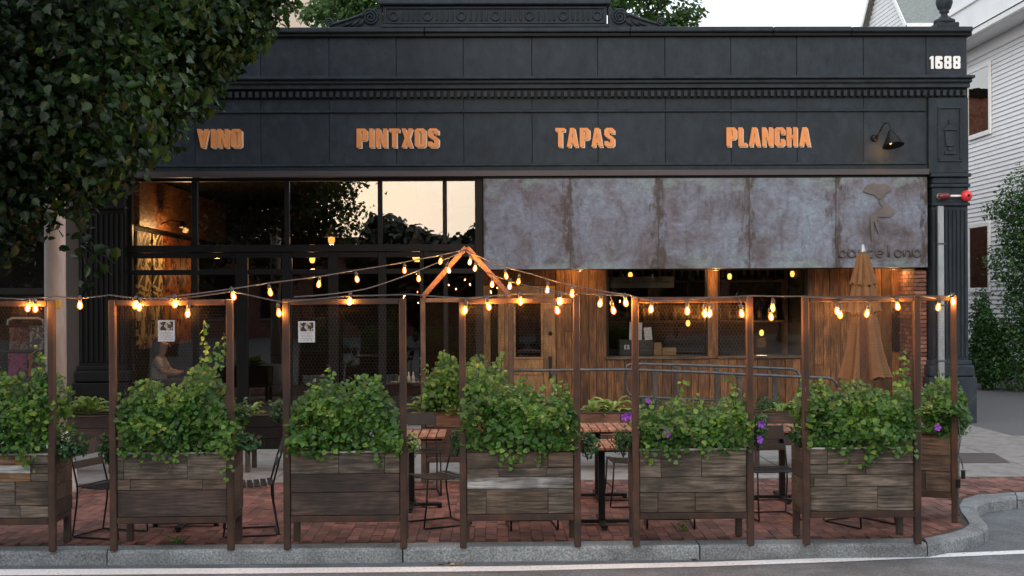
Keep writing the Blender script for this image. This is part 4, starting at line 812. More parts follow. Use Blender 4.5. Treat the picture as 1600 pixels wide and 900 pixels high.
MB().tube([F(12, 508, YF+.45), F(13, 500, YF+.45), F(20, 497, YF+.45), F(60, 497, YF+.45), F(67, 500, YF+.45), F(68, 508, YF+.45)], .02, 8).build('hoop', M['white_trim'], rk, -Vector((fx(25), YF+.45, 0)))
PC = [((-58, -30, 505, 542.5), [(.1, .1, .2), (.4, .3, .1), (.05, .05, .05)], 'blue and ochre poster on the top rack shelf'), ((-2, 29, 507, 542.5), [(.30, .10, .09), (.10, .04, .08), (.35, .18, .12), (.05, .03, .04)], 'rust red landscape poster on the top rack shelf'), ((30.5, 66, 504, 542.5), [(.55, .55, .52), (.12, .12, .12), (.5, .5, .48)], 'white poster with a dark figure on the top rack shelf'),
      ((-4, 25, 548, 585.5), [(.35, .05, .20), (.45, .10, .26), (.15, .03, .1)], 'magenta poster on the middle rack shelf'), ((27, 60, 548, 585.5), [(.015, .015, .018), (.02, .02, .02), (.5, .16, .04), (.02, .02, .02)], 'black poster with orange motif on the middle rack shelf'),
      ((61, 69, 546, 585.5), [(.4, .4, .3), (.2, .22, .15)], 'narrow pale poster at the end of the middle shelf'), ((-4, 26, 590, 622.5), [(.1, .12, .16), (.35, .14, .14), (.12, .1, .12)], 'slate and pink poster on the lowest rack shelf'), ((28, 60, 590, 622.5), [(.45, .18, .16), (.5, .3, .22), (.2, .1, .1)], 'salmon pink poster on the lowest rack shelf')]
for (x0, x1, y0, y1), cols, lab in PC:
    o = wbox('poster', printmat('poster_print', cols, 7), None, fx(x0), fx(x1), YF+.405, YF+.42, fz(y1), fz(y0)); tag(o, lab, 'poster')
pbase = G(88, 770, 0); pr = pbase.y
po = empty('lamp_post', (pbase.x, pr, 0), 0, 'pale metal street pole with flared base behind the planters', 'pole')
s = pr/FPX
MB().tube([(0, 0, .62), (0, 0, 3.5), (0, 0, 9)], [16.5*s, 15.5*s, 11*s], 24).build('shaft', M['pole'], po); MB().lathe([(.0, 0), (33*s, 0), (33*s, .06), (29*s, .3), (20*s, .60), (17.5*s, .66), (0, .66)], n=24).build('flared_base', M['pole'], po)
MB().box(-6*s, 7*s, -17.8*s, -16.6*s, .72, .84, .004).build('white_tag', M['white_trim'], po); MB().tube([(17.6*s*math.cos(t), 17.6*s*math.sin(t), .86) for t in np.linspace(0, 6.28, 24)[:-1]], .012, 6, closed=True).build('band', M['rust_dark'], po)
MB().box(4*s, 14*s, -17.2*s, -15*s, F(96, 475, pr).z-.045, F(96, 475, pr).z+.04, .004).build('yellow_tag', mat('yellow_tag', [(.6, .36, .03), (.7, .45, .05)], .5, 5, bump=0), po)

# ================================================================== PLANTER SCREENS
H = 2.08
def hexmesh(w, z0, z1, r=.0008, a=.034):
    m = MB(); segs = set(); hx = a*.866
    nr = int((z1-z0)/(a*.75)); nc = int(w/hx)
    K = lambda x, z: (round(x, 4), round(z, 4))
    P = {}
    for i in range(nr):
        for j in range(nc):
            cx = -w/2+hx*(j+.5+(.5 if i % 2 else 0)); cz = z0+a*.5+i*a*.75
            if cx > w/2-hx*.4: continue
            c = [(cx+a*.5*math.sin(t*math.pi/3), cz+a*.5*math.cos(t*math.pi/3)) for t in range(6)]
            for t in range(6):
                p, q_ = K(*c[t]), K(*c[(t+1) % 6]); segs.add((min(p, q_), max(p, q_)))
    for p, q_ in segs:
        d = Vector((q_[0]-p[0], 0, q_[1]-p[1])); n_ = Vector((d.z, 0, -d.x)).normalized()*r
        vs = []
        for e in (p, q_):
            b = Vector((e[0], 0, e[1])); vs += [b+n_, b-n_*.5+Vector((0, r*.87, 0)), b-n_*.5-Vector((0, r*.87, 0))]
        m.add(vs, [(0, 1, 4, 3), (1, 2, 5, 4), (2, 0, 3, 5)])
    me = bpy.data.meshes.new('wire_netting'); me.from_pydata(m.v, [], m.f); me.update(); me.materials.append(M['wire']); return me
HEX = hexmesh(.90, .80, 2.03)
PW, DEP, PT = .056, .45, .795
def planter(x0, x1, rows, lab, Y=YC, frame=True, rz=0., name='planter_screen', mt='rust', side='w_brown', top=PT, dep=DEP, gable=False, group=None, yfoot=None, legs=.20):
    a, b = F(x0, 700, Y).x, F(x1, 700, Y).x; w = b-a; root = empty(name, ((a+b)/2, Y, 0), rz, lab, 'planter', group); hw = w/2
    if frame:
        for s in (-1, 1): MB().box(-PW/2, PW/2, -PW/2, PW/2, -H/2, H/2, .006).build('post', M[mt], root, (s*(hw-PW/2), 0, H/2))
        MB().box(-hw+PW+.002, hw-PW-.002, -.025, .025, -.024, .024, .005).build('top_rail', M[mt], root, (0, 0, H-.026))
        MB().box(-hw+PW+.002, hw-PW-.002, -.026, .026, -.026, .026, .005).build('bottom_rail', M[mt], root, (0, 0, legs+.05))
        o = link('wire_netting', HEX, None, root, (0, .012, 0)); o.scale = ((w-2*PW)/.90, 1, 1); o['kind'] = 'stuff'
    z0 = legs+.078; xi = hw-PW-.003 if frame else hw
    z = top
    for hfrac, segs in rows:
        h = (top-z0)*hfrac; x = -xi; tot = sum(f for f, _ in segs)
        for f, mt_ in segs:
            l = 2*xi*f/tot; off = random.uniform(-.004, .004)
            o = MB().box(-l/2+.0015, l/2-.0015, -.011, .011, -h/2+.002, h/2-.002, .0025).build('board', M[mt_], root, (x+l/2, .004+off, z-h/2), (0, random.uniform(-.004, .004), 0)); x += l
        z -= h
    n = 4; hh = (top-z0)/n
    for s in (-1, 1):
        for i in range(n): MB().box(-.011, .011, -(dep-.05)/2, (dep-.05)/2, -hh/2+.002, hh/2-.002, .0025).build('side_board', M[random.choice((side, 'w_brown', 'w_dark'))], root, (s*(hw-.022), .04+(dep-.05)/2, z0+hh*(i+.5)))
        lg = .055; MB().box(-lg/2, lg/2, -lg/2, lg/2, 0, z0-.002, .004).build('leg', M['rust_dark'], root, (s*(hw-.045), dep-.04, 0))
        if not frame: MB().box(-lg/2, lg/2, -lg/2, lg/2, 0, z0-.002, .004).build('leg', M['rust_dark'], root, (s*(hw-.045), .045, 0))
        else: MB().box(-.012, .012, -(dep-.12)/2, (dep-.12)/2, -.02, .02, .003).build('side_rail', M[mt], root, (s*(hw-.02), .04+(dep-.12)/2, z0-.024))
    for i in range(n): MB().box(-hw+.036, hw-.036, -.011, .011, -hh/2+.002, hh/2-.002, .0025).build('back_board', M['w_dark'], root, (0, dep-.002, z0+hh*(i+.5)))
    MB().box(-hw+.036, hw-.036, .018, dep-.016, z0, top-.05).build('soil', M['soil'], root)
    cap = MB().box(-xi, xi, -.022, .022, 0, .016, .003).build('top_edge', M['w_pale' if rows[0][1][0][1] == 'w_grey' else 'w_dark'], root, (0, .004, top+.001))
    if gable:
        za = F(727, 388, Y).z
        for s in (-1, 1):
            d = Vector((-s*(hw-.03), 0, za-H)); L_ = d.length
            MB().box(-L_/2, L_/2, -.03, .03, -.028, .028, .004).build('gable_bar', M['gable_wood'], root, (s*(hw-.03)/2+s*.005, -.002, (H+za)/2+.01), (0, -math.atan2(d.z, d.x), 0))
    return root
g, d_, br, pa, og = 'w_grey', 'w_dark', 'w_brown', 'w_pale', 'w_orange'
planter(-108, 87, [(.15, [(1, g), (.5, og), (.3, og), (.35, g)]), (.14, [(1, g), (.8, pa), (.35, g)]), (.13, [(1, g), (.8, og), (.35, g)]), (.38, [(.9, br), (.6, g), (.65, br)]), (.20, [(.8, g), (.5, g), (.45, g)])], 'steel framed planter screen with orange stained upper boards beside the street pole', rz=0)
planter(172, 365.5, [(.40, [(.06, g), (.58, g), (.36, g)]), (.17, [(.12, br), (.66, br), (.22, br)]), (.43, [(1, d_)])], 'steel framed planter screen with trailing ivy strand and one dark low board')
planter(443, 635.5, [(.33, [(.44, g), (.42, g), (.14, g)]), (.30, [(1, d_)]), (.37, [(1, d_)])], 'steel framed planter screen with two dark brown boards below one grey row')
planter(718, 907, [(.26, [(.30, br), (.46, br), (.24, br)]), (.15, [(.3, g), (.45, g), (.25, g)]), (.19, [(1, pa)]), (.40, [(.18, br), (.58, br), (.24, g)])], 'steel framed planter screen with one whitish board across its middle')
planter(988, 1177, [(.43, [(.2, g), (.38, g), (.42, g)]), (.25, [(1, g)]), (.32, [(.17, br), (.35, br), (.48, br)])], 'steel framed planter screen with even grey boards and violet flowers')
planter(1254, 1438, [(.24, [(.17, g), (.37, g), (.46, g)]), (.17, [(.17, g), (.37, g), (.46, g)]), (.19, [(.04, br), (.31, g), (.65, g)]), (.40, [(.65, g), (.35, g)])], 'steel framed planter screen standing in front of the closed umbrella')
p7 = G(1494, 817); rz7 = R(24)
pw = .9; c7 = Vector((p7.x-math.cos(rz7)*pw*.46, p7.y+math.sin(rz7)*pw*.46, 0))
def px_of(x): return None
r7 = planter(1300, 1460, [(.36, [(.55, d_), (.45, br)]), (.28, [(.6, br), (.4, br)]), (.36, [(.7, d_), (.3, br)])], 'turned steel framed planter screen by the kerb bend with dangling cable plugs'); r7.location = c7; r7.rotation_euler.z = -rz7
YR = 15.0
rg = planter(658, 803, [(.34, [(.5, 'w_red'), (.5, 'w_red')]), (.33, [(1, 'w_red')]), (.33, [(1, d_)])], 'planter screen with a pointed wooden gable where the light strings meet', Y=14.1, gable=True, mt='rust_dark')
def box_planter(x0, x1, mt, lab, Y=YR): return planter(x0, x1, [(.34, [(.55, mt), (.45, mt)]), (.33, [(1, mt)]), (.33, [(.4, mt), (.6, mt)])], lab, Y=Y, frame=False, name='box_planter', top=.68, side=mt, dep=.5)
box_planter(40, 178, d_, 'low dark wooden box planter with hostas in front of the black pilaster')
box_planter(380, 470, 'black_paint', 'low black box planter in front of the shopfront doors')
box_planter(895, 1030, 'w_red', 'low reddish box planter with hostas in front of the entrance rail')
box_planter(1065, 1160, d_, 'low dark box planter below the looped handrail'); box_planter(1178, 1300, d_, 'low dark wooden box planter with hostas near the closed umbrella')

# ------------------------------------------------------------------ ivy and other plants
def ivy(x0, x1, prof, Y, lab, n=3300, yb=.52, base=.79, trails=(), over=.035, shift=None, flowers=(), size=.048, hang=.012):
    P = [F(x, y, Y+.12) for x, y in prof]; xa, xb = F(x0, 650, Y).x, F(x1, 650, Y).x
    px = np.array([p.x for p in P]); pz = np.array([p.z for p in P])
    root = empty('ivy_plant', ((xa+xb)/2, Y+.2, base), 0, lab, 'plant'); O = np.array(root.location)
    X = xa+(xb-xa)*rng.random(n); V = rng.random(n); V = np.where(rng.random(n) < .6, V**2.2, V); Yv = Y-over+V*(yb+over)
    ph = rng.random()*9
    top = np.interp(X, px, pz)+.055*np.sin(X*13+ph)+.05*np.sin(X*27+Yv*17+ph)*np.sin(X*11+2*ph); e = np.minimum(V, 1-V); top = base+(top-base)*(.80+.2*np.minimum(1, e*3.2))
    zz = rng.random(n)**.72; Z = base-hang*(V < .22)*rng.random(n)+(top-base)*zz+rng.normal(size=n)*.012
    blg = .09*np.sin(zz*math.pi)*(.5+.5*np.sin(zz*9+X*6+ph))*(V < .35)*(1+np.sin(X*9+ph)); Yv = Yv-blg
    keep = (X > xa-.03) & (X < xb+.05)
    pos = np.stack([X, Yv, Z], 1)[keep]-O; k = len(pos)
    patch = .5+.5*np.sin(pos[:, 0]*7+ph)*np.sin(pos[:, 2]*9+ph*2)
    tint = np.clip(.08+.36*patch+.36*rng.random(k)+.3*(rng.random(k) < .15), 0, 1)
    link('foliage', leaf_mesh('foliage', pos, size*(.55+.75*rng.random(k)), tint, HEART, np.tile([0, -.75, .25], (k, 1)), .7, .55), M['ivy'], root)['kind'] = 'stuff'
    st = MB(); tp = []; tt = []
    for i in range(7):
        sx = random.uniform(xa+.08, xb-.08); st.tube([(sx-O[0], Y+.2-O[1], -.06), (sx+random.uniform(-.1, .1)-O[0], Y+.1-O[1], .12), (sx+random.uniform(-.2, .2)-O[0], Y+.03-O[1], float(np.interp(sx, px, pz))-base-.08)], .006, 5)
    auto = []
    for i in range(5 if x1-x0 > 120 else 2):
        ux = random.uniform(x0+10, x1-10); uy = float(np.interp(ux, [p[0] for p in prof], [p[1] for p in prof])); hgt = random.uniform(4, 20); auto.append((random.uniform(0, .25), (ux, uy+14), (ux+random.uniform(-6, 6), uy-hgt*.5), (ux+random.uniform(-14, 14), uy-hgt)))
    if Y < 11:
        for i in range(5):
            ux = random.uniform(x0+12, x1-12); L2 = random.uniform(8, 30); auto.append((-.05, (ux, 696), (ux+random.uniform(-4, 4), 704), (ux+random.uniform(-8, 8), 704+L2)))
    for tr in list(trails)+auto:
        yo = tr[0]; pts = [F(x, y, Y+yo)-Vector(O) for x, y in tr[1:]]
        st.tube(pts, .003, 5)
        for a, b in zip(pts[:-1], pts[1:]):
            m_ = max(2, int((b-a).length/.022))
            for j in range(m_):
                q_ = a+(b-a)*(j/m_)+Vector((random.gauss(0, .026), random.gauss(0, .012)-.01, random.gauss(0, .018))); tp.append(q_); tt.append(random.uniform(.35, .95))
    st.build('stem', M['bark'], root)['kind'] = 'stuff'
    if tp: link('strand', leaf_mesh('strand', np.array([tuple(p) for p in tp]), size*(.6+.5*rng.random(len(tp))), np.array(tt), HEART, np.tile([0, -1., .2], (len(tp), 1)), .7, .5), M['ivy'], root)['kind'] = 'stuff'
    return root
ivy(-108, 84, [(-108, 590), (0, 590), (28, 584), (50, 596), (70, 590), (86, 600)], YC, 'ivy in the orange stained planter by the pole', trails=[(.0, (58, 600), (62, 575), (60, 556)), (.0, (68, 600), (74, 590)), (.0, (36, 700), (36, 720)), (0, (75, 600), (66, 560), (58, 540))])
ivy(184, 366, [(172, 640), (188, 622), (215, 606), (240, 604), (275, 596), (300, 590), (320, 580), (345, 596), (366, 632)], YC, 'ivy with a strand up the netting in the planter with one dark low board', trails=[(0, (318, 585), (322, 550), (318, 515), (319, 500)), (0, (325, 560), (345, 532)), (0, (320, 565), (350, 560)), (-.08, (354, 690), (355, 720), (358, 757)), (0, (228, 610), (229, 594)), (-.07, (245, 700), (248, 724)), (-.07, (232, 700), (236, 718)), (0, (340, 575), (352, 545), (350, 520))])
ivy(448, 628, [(443, 650), (462, 628), (490, 612), (510, 596), (525, 590), (540, 606), (560, 602), (585, 600), (605, 620), (632, 655)], YC, 'rounded ivy mound above the two dark brown boards', trails=[(0, (515, 600), (517, 575), (511, 570)), (0, (498, 620), (500, 600), (507, 600)), (0, (556, 610), (555, 590), (559, 584)), (0, (572, 610), (574, 594))])
ivy(722, 903, [(718, 592), (735, 582), (760, 582), (785, 598), (810, 608), (835, 622), (860, 612), (875, 602), (890, 622), (907, 645)], YC, 'sprawling ivy in the planter with the whitish board', trails=[(0, (853, 620), (852, 600)), (0, (872, 612), (868, 596), (880, 606), (888, 612)), (0, (748, 580), (748, 560)), (0, (780, 590), (786, 556), (784, 550)), (-.02, (800, 700), (799, 735))])
ivy(994, 1174, [(988, 646), (1008, 632), (1030, 640), (1050, 640), (1075, 634), (1095, 630), (1120, 640), (1150, 628), (1177, 640)], YC, 'low ivy with violet flowers in the even grey planter', n=2000, trails=[(0, (1058, 640), (1060, 610), (1070, 594), (1078, 597)), (0, (1150, 640), (1148, 605), (1138, 592), (1128, 588)), (0, (1100, 640), (1098, 620))])
ivy(1258, 1436, [(1254, 622), (1275, 606), (1300, 602), (1330, 612), (1355, 610), (1390, 612), (1420, 608), (1438, 640)], YC, 'ivy climbing the right post of the planter before the umbrella', trails=[(0, (1395, 610), (1408, 585), (1412, 560), (1420, 548)), (0, (1412, 570), (1422, 600)), (0, (1338, 612), (1340, 590)), (-.08, (1366, 700), (1370, 725)), (-.08, (1398, 695), (1402, 718)), (-.08, (1378, 700), (1374, 712)), (0, (1415, 590), (1400, 607))])
ivy(1440, 1510, [(1440, 610), (1455, 600), (1470, 594), (1485, 600), (1500, 612), (1512, 640)], c7.y-.1, 'ivy spilling from the turned planter by the kerb bend', n=1200, yb=.45)
ivy(662, 722, [(655, 600), (668, 585), (690, 565), (705, 560), (720, 580)], 14.1, 'ivy climbing the left post of the gabled planter', n=900, size=.06, trails=[(0, (663, 600), (663, 575), (660, 560)), (0, (700, 560), (692, 552), (684, 556))])
ivy(722, 800, [(720, 585), (745, 560), (770, 570), (800, 600)], 14.1, 'ivy bush at the right of the gabled planter', n=1100, size=.06)
def bush(x, y, Y, r, lab, n=420, name='petunia_plant', mt='petunia', size=.042, drop=.0, tm=OVAL, fl=(), cat='plant'):
    p = F(x, y, Y); root = empty(name, (p.x, Y, p.z-r[2]), 0, lab, cat); cl = [(0, 0, r[2], r[0], r[1], r[2])]+[(random.uniform(-.7, .7)*r[0], random.uniform(-.6, .6)*r[1], r[2]+random.uniform(-.8, .6)*r[2], r[0]*.4, r[1]*.4, r[2]*.4) for _ in range(6)]
    ps, d = clump_points(cl, n, .3); o = link('foliage', leaf_mesh('foliage', ps, size*(.6+.7*rng.random(n)), rng.random(n), tm, d, .3, .7), M[mt], root); o['kind'] = 'stuff'
    m = MB()
    for i in range(6): m.tube([(0, .0, -.02), (random.uniform(-.5, .5)*r[0], random.uniform(-.4, .4)*r[1], r[2]), (random.uniform(-.9, .9)*r[0], random.uniform(-.8, .8)*r[1], r[2]*1.5)], .004, 5)
    m.build('stem', M['bark'], root)['kind'] = 'stuff'
    for (fxp, fyp) in fl:
        q_ = F(fxp, fyp, Y-r[1]-.02)-Vector(root.location); f = MB(); k = 5
        for t in range(k):
            a = t*2*math.pi/k; f.add([(0, .012, 0)]+[(.034*math.cos(a+da)*rr, -.004*rr, .034*math.sin(a+da)*rr) for da, rr in ((-.5, .75), (-.25, 1.0), (.25, 1.0), (.5, .75))], [(0, 1, 2, 3, 4)])
        f.build('flower', M['flower'], root, q_, (R(random.uniform(-25, 15)), 0, R(random.uniform(-25, 25))))
    return root
bush(112, 692, YC+.15, (.15, .18, .13), 'feathery green plant spilling between the pole and the planter'); bush(165, 700, YC+.3, (.07, .15, .12), 'small green plant spilling left of the dark low board planter', 200)
bush(388, 690, YC+.2, (.12, .16, .09), 'green plant with variegated sprigs spilling toward a single chair', 260); bush(380, 640, YC+.3, (.07, .15, .10), 'small leafy plant behind a planter post beside the black box planter', 160)
bush(436, 640, YC+.3, (.09, .15, .10), 'leafy plant at the left of the rounded ivy mound', 220); bush(644, 690, YC+.2, (.06, .14, .08), 'pale leafed plant spilling over a small wooden table', 150, mt='hosta')
bush(714, 690, YC+.4, (.06, .12, .12), 'grey green herb growing left of the whitish board planter', 180); bush(918, 693, YC+.2, (.12, .15, .12), 'green petunia spilling over the nearer slatted table', 300)
bush(974, 690, YC+.25, (.11, .15, .12), 'green petunia with a violet bloom between the tables and a post', 300, fl=((976, 652), (984, 650)))
bush(1042, 680, YC+.02, (.14, .1, .10), 'petunia with one violet bloom in the even grey planter', 160, fl=((1042, 678),)); bush(1184, 672, YC+.2, (.09, .15, .16), 'petunia with violet blooms on the right end of the even grey planter', 300, fl=((1190, 663), (1187, 687)))
bush(1248, 680, YC+.2, (.09, .14, .10), 'green plant left of the planter before the umbrella', 220); bush(1488, 660, c7.y-.05, (.16, .15, .18), 'petunia with a violet bloom on the turned planter', 420, fl=((1465, 668),))
bush(1200, 632, YR+.2, (.16, .16, .12), 'bushy petunia with a violet bloom in a far box planter', 300, fl=((1203, 650),)); bush(1012, 632, YR+.1, (.2, .16, .12), 'leafy petunia in the reddish box planter', 320, fl=((1013, 626),)); bush(1110, 640, YR+.1, (.3, .16, .12), 'leafy plant in the box below the looped rail', 400)
def hosta(x, y, Y, r, lab, nl=34, var=.5):
    p = F(x, y, Y); root = empty('hosta_plant', (p.x, Y, p.z), 0, lab, 'plant', None)
    for i in range(nl):
        a = 2*math.pi*i/nl*2.4+random.uniform(-.3, .3); L_ = r*random.uniform(.8, 1.3); up = random.uniform(.15, 1.4); w = L_*random.uniform(.13, .19)
        pts = [(t*L_*(1.1-.3*up), up*L_*(1.25*t-.85*t*t)) for t in (0, .25, .5, .75, 1)]; ws = [.25, .85, 1, .72, .04]; vs = []; d = Vector((math.cos(a), math.sin(a)*.8, 0)); n_ = Vector((-d.y, d.x, 0)).normalized()
        for (u, z), q_ in zip(pts, ws): c = d*u+Vector((0, 0, z)); vs += [c-n_*w*q_+Vector((0, 0, w*.35*q_)), c, c+n_*w*q_+Vector((0, 0, w*.35*q_))]
        fs = []
        for j in range(4): fs += [(3*j, 3*j+1, 3*j+4, 3*j+3), (3*j+1, 3*j+2, 3*j+5, 3*j+4)]
        me = bpy.data.meshes.new('leaf'); me.from_pydata([tuple(v) for v in vs], [], fs); me.polygons.foreach_set('use_smooth', [True]*len(fs))
        at = me.attributes.new('tint', 'FLOAT', 'POINT'); b_ = random.uniform(.15, .5)
        at.data.foreach_set('value', np.array([v for j in range(5) for v in (min(1, b_+var), b_, min(1, b_+var))], dtype=np.float32)); link('leaf', me, M['hosta'], root)
for x, y, Y, r, lab in ((140, 648, YR+.2, .30, 'striped hosta in the dark box before the black pilaster'), (110, 650, YR+.25, .22, 'plain hosta in the dark box beside the street pole'), (670, 650, 14.2, .30, 'large pale edged hosta in the gabled planter'), (704, 652, 14.15, .22, 'small pale edged hosta in the gabled planter'), (930, 650, YR+.15, .24, 'yellow green hosta at the left end of the reddish box'), (955, 648, YR+.25, .28, 'tall striped hosta in the middle of the reddish box'), (1222, 648, YR+.15, .24, 'white edged hosta in the dark box near the umbrella'), (1243, 650, YR+.2, .20, 'yellow hosta at the end of the dark box near the umbrella'), (392, 650, YR+.2, .2, 'small variegated hosta in the black box planter')): hosta(x, y, Y, r, lab)
hosta(350, 694, YC+.05, .10, 'tiny variegated plant tucked beside the hanging ivy strand', 10); hosta(462, 672, YC-.03, .13, 'small pale edged plant among the rounded ivy mound', 12); hosta(1452, 650, c7.y-.15, .17, 'pale striped plant in the turned planter', 14); hosta(1280, 668, YC+.0, .13, 'small pale striped plant in the planter before the umbrella', 12)
for x, y, lab in ((276, 848, 'tiny green weed sprouting from the bricks under the trailing ivy planter'), (1067, 829, 'tiny green weed sprouting from the bricks under the even grey planter')):
    p = G(x, y); root = empty('weed', p, 0, lab, 'plant'); n = 26; ps = np.stack([rng.normal(size=n)*.025, rng.normal(size=n)*.02, np.abs(rng.normal(size=n))*.035], 1); link('foliage', leaf_mesh('foliage', ps, .03*(.6+.6*rng.random(n)), .5+.5*rng.random(n)), M['ivy'], root)['kind'] = 'stuff'; MB().tube([(0, 0, 0), (.005, 0, .06)], .003, 5).build('stem', M['bark'], root)

# ------------------------------------------------------------------ chairs and tables
def make_chair():
    r = empty('metal_chair'); w = .21
    for s in (-1, 1):
        MB().tube([(s*w, -.20, .445), (s*w, -.215, .20), (s*w, -.24, .012), (s*w, -.22, .009), (s*w, .20, .009), (s*w, .235, .012), (s*w, .19, .30), (s*w*.98, .185, .45), (s*w*.97, .24, .66), (s*w*.96, .30, .84)], .0085, 8).build('side_frame', M['black_metal'], r)
    MB().tube([(-w, .22, .012), (w, .22, .012)], .0075, 8).build('runner', M['black_metal'], r); MB().tube([(-w, -.215, .2), (w, -.215, .2)], .006, 8).build('stretcher', M['black_metal'], r)
    for i in range(7):
        y0 = -.215+i*.06; zz = .455-.018*math.sin((i+.5)/7*math.pi); MB().box(-w-.008, w+.008, -.025, .025, -.004, .004, .002).build('seat_slat', M['black_metal'], r, (0, y0+.025, zz))
    for z0, z1 in ((.60, .665), (.70, .835)):
        zc = (z0+z1)/2; MB().box(-w+.004, w-.004, -.004, .004, -(z1-z0)/2, (z1-z0)/2, .002).build('back_slat', M['black_metal'], r, (0, .24+(zc-.66)*.34, zc), (R(-18), 0, 0))
    return r
chair0 = make_chair(); used = [False]
def chair(x, Y, rz, lab):
    c = chair0 if not used[0] else copy_tree(chair0); used[0] = True
    c.location = (F(x, 750, Y).x, Y, 0); c.rotation_euler = (0, 0, R(rz)); tag(c, lab, 'chair', 'black metal terrace chairs')
# seat faces -y at rotation 0
chair(172, 11.1, 70, 'black metal chair between the street pole and the dark low board planter')
chair(392, 11.15, -78, 'black metal chair seen sideways beside the rounded ivy mound')
chair(684, 11.5, -62, 'black metal chair turned to the small table left of the whitish board planter')
chair(655, 13.3, 8, 'black metal chair behind the small table, backing the gabled planter')
chair(1207, 11.7, 6, 'black metal chair at the table between the even grey planter and the umbrella')
chair(985, 12.5, -86, 'black metal chair seen sideways beside the two slatted tables')
chair(830, 11.35, 5, 'black metal chair behind the whitish board planter, only its runners showing'); chair(1045, 11.35, -4, 'black metal chair behind the even grey planter, only its runners showing'); chair(1342, 11.35, 28, 'black metal chair behind the umbrella planter, only its runners showing'); chair(1290, 13.6, 10, 'black metal chair with its back showing above the ivy near the umbrella')
def make_table():
    r = empty('slatted_table'); MB().box(-.03, .03, -.03, .03, .05, .70, .006).build('column', M['black_metal'], r)
    for a in (0, 1): MB().box(-.30 if a == 0 else -.03, .30 if a == 0 else .03, -.03 if a == 0 else -.30, .03 if a == 0 else .30, .02, .05 if a == 0 else .049, .006).build('base_foot', M['black_metal'], r)
    for sx, sy in ((-.28, 0), (.28, 0), (0, -.28), (0, .28)): MB().tube([(sx, sy, 0), (sx, sy, .021)], .025, 8).build('glide', M['black_metal'], r)
    MB().box(-.32, .32, -.32, .32, .70, .718, .003).build('top_frame', M['black_metal'], r)
    for i in range(8): MB().box(-.037, .037, -.345, .345, -.012, .012, .003).build('top_slat', M['w_table'], r, (-.3015+i*.0862, 0, .7305))
    return r
table0 = make_table(); tu = [False]
def table(x, Y, rz, lab):
    c = table0 if not tu[0] else copy_tree(table0); tu[0] = True; c.location = (F(x, 750, Y).x, Y, 0); c.rotation_euler = (0, 0, R(rz)); tag(c, lab, 'table', 'slatted terrace tables')
table(940, 11.4, 0, 'slatted wooden table with black column, nearer of two between the planters'); table(934, 12.9, 0, 'slatted wooden table directly behind another slatted table'); table(643, 12.4, 0, 'slatted wooden table left of the gabled planter'); table(1222, 12.7, 0, 'slatted wooden table between the violet flowers and the umbrella planter'); table(290, 11.5, 0, 'slatted table hidden behind the trailing ivy planter, only its foot showing')

# ------------------------------------------------------------------ closed umbrella
YU = 13.0; ub = F(1350, 700, YU)
um = empty('patio_umbrella', (ub.x, YU, 0), 0, 'closed brown canvas patio umbrella behind the planter at the end of the row', 'umbrella'); us = YU/FPX
def pleats(prof, name, amp, k=9, n=108, ph=0., sway=0.):
    vs = []; zz = lambda y: F(1350, y, YU).z
    for i, (rp, y) in enumerate(prof):
        t = i/(len(prof)-1)
        for j in range(n):
            a = 2*math.pi*j/n; rr = rp*us*(1+amp*t**.6*(math.cos(k*a+ph+.4*math.sin(2*a))*.8+.35*math.cos((2*k+1)*a+1.3*ph))); z = zz(y)
            if i == len(prof)-1: z += .02*math.cos(k*a+ph)+.014*math.cos(2*a+ph)
            vs.append((rr*math.cos(a)+sway*t*us, rr*math.sin(a), z))
    fs = [(i*n+j, i*n+(j+1) % n, (i+1)*n+(j+1) % n, (i+1)*n+j) for i in range(len(prof)-1) for j in range(n)]
    return MB().add(vs, fs, True).build(name, M['umbrella'], um)
pleats([(7.5, 396), (8.8, 400), (11, 412), (14, 428), (17.5, 446)], 'canopy_cap', .3); pleats([(14, 436), (16.5, 450), (19, 465), (20.5, 478), (22.5, 490)], 'canopy_tier', .32, ph=1.1)
pleats([(14, 470), (17, 490), (19, 515), (22, 545), (26, 570), (29, 586), (29, 592)], 'canopy', .5, 7, ph=2.2, sway=1)
MB().tube([(0, 0, .08), (0, 0, F(1350, 396, YU).z)], .022, 10).build('pole', M['black_metal'], um); MB().lathe([(.0, .1), (.012, .095), (.02, .06), (.028, .03), (.026, 0), (0, 0)], n=12).build('finial', M['galv'], um, (0, 0, F(1350, 396, YU).z-.005)); MB().lathe([(0, 0), (.26, 0), (.26, .05), (.05, .08), (.04, .25), (0, .25)], n=24).build('base', M['black_metal'], um)

# ------------------------------------------------------------------ ramp handrails
YH = 18.6
def rail(name, lab, lines, posts, Y=YH):
    b = F(lines[0][0][0], lines[0][0][1], Y); root = empty(name, (b.x, Y, 0), 0, lab, 'handrail')
    for ln in lines: MB().tube([F(x, y, Y)-Vector((b.x, Y, 0))+Vector((0, 0, Y*0))-Vector((0, 0, 0)) for x, y in ln], .024, 10).build('pipe', M['rail'], root)
    for x, y in posts:
        q_ = F(x, y, Y); MB().box(-.03, .03, -.03, .03, 0, q_.z-.02, .005).build('post', M['rail'], root, (q_.x-b.x, .0, 0)); MB().box(-.05, .05, -.04, .04, -.03, 0, .005).build('clamp', M['rail'], root, (q_.x-b.x, 0, q_.z-.02))
rail('handrail', 'straight grey pipe handrail running past the wooden door', [[(768, 579), (860, 578.5), (980, 577.5), (1090, 581.5), (1250, 589), (1290, 590), (1300, 592), (1306, 598), (1308, 606)]], [(865, 578.5), (1023, 579), (1155, 585), (1282, 590)])
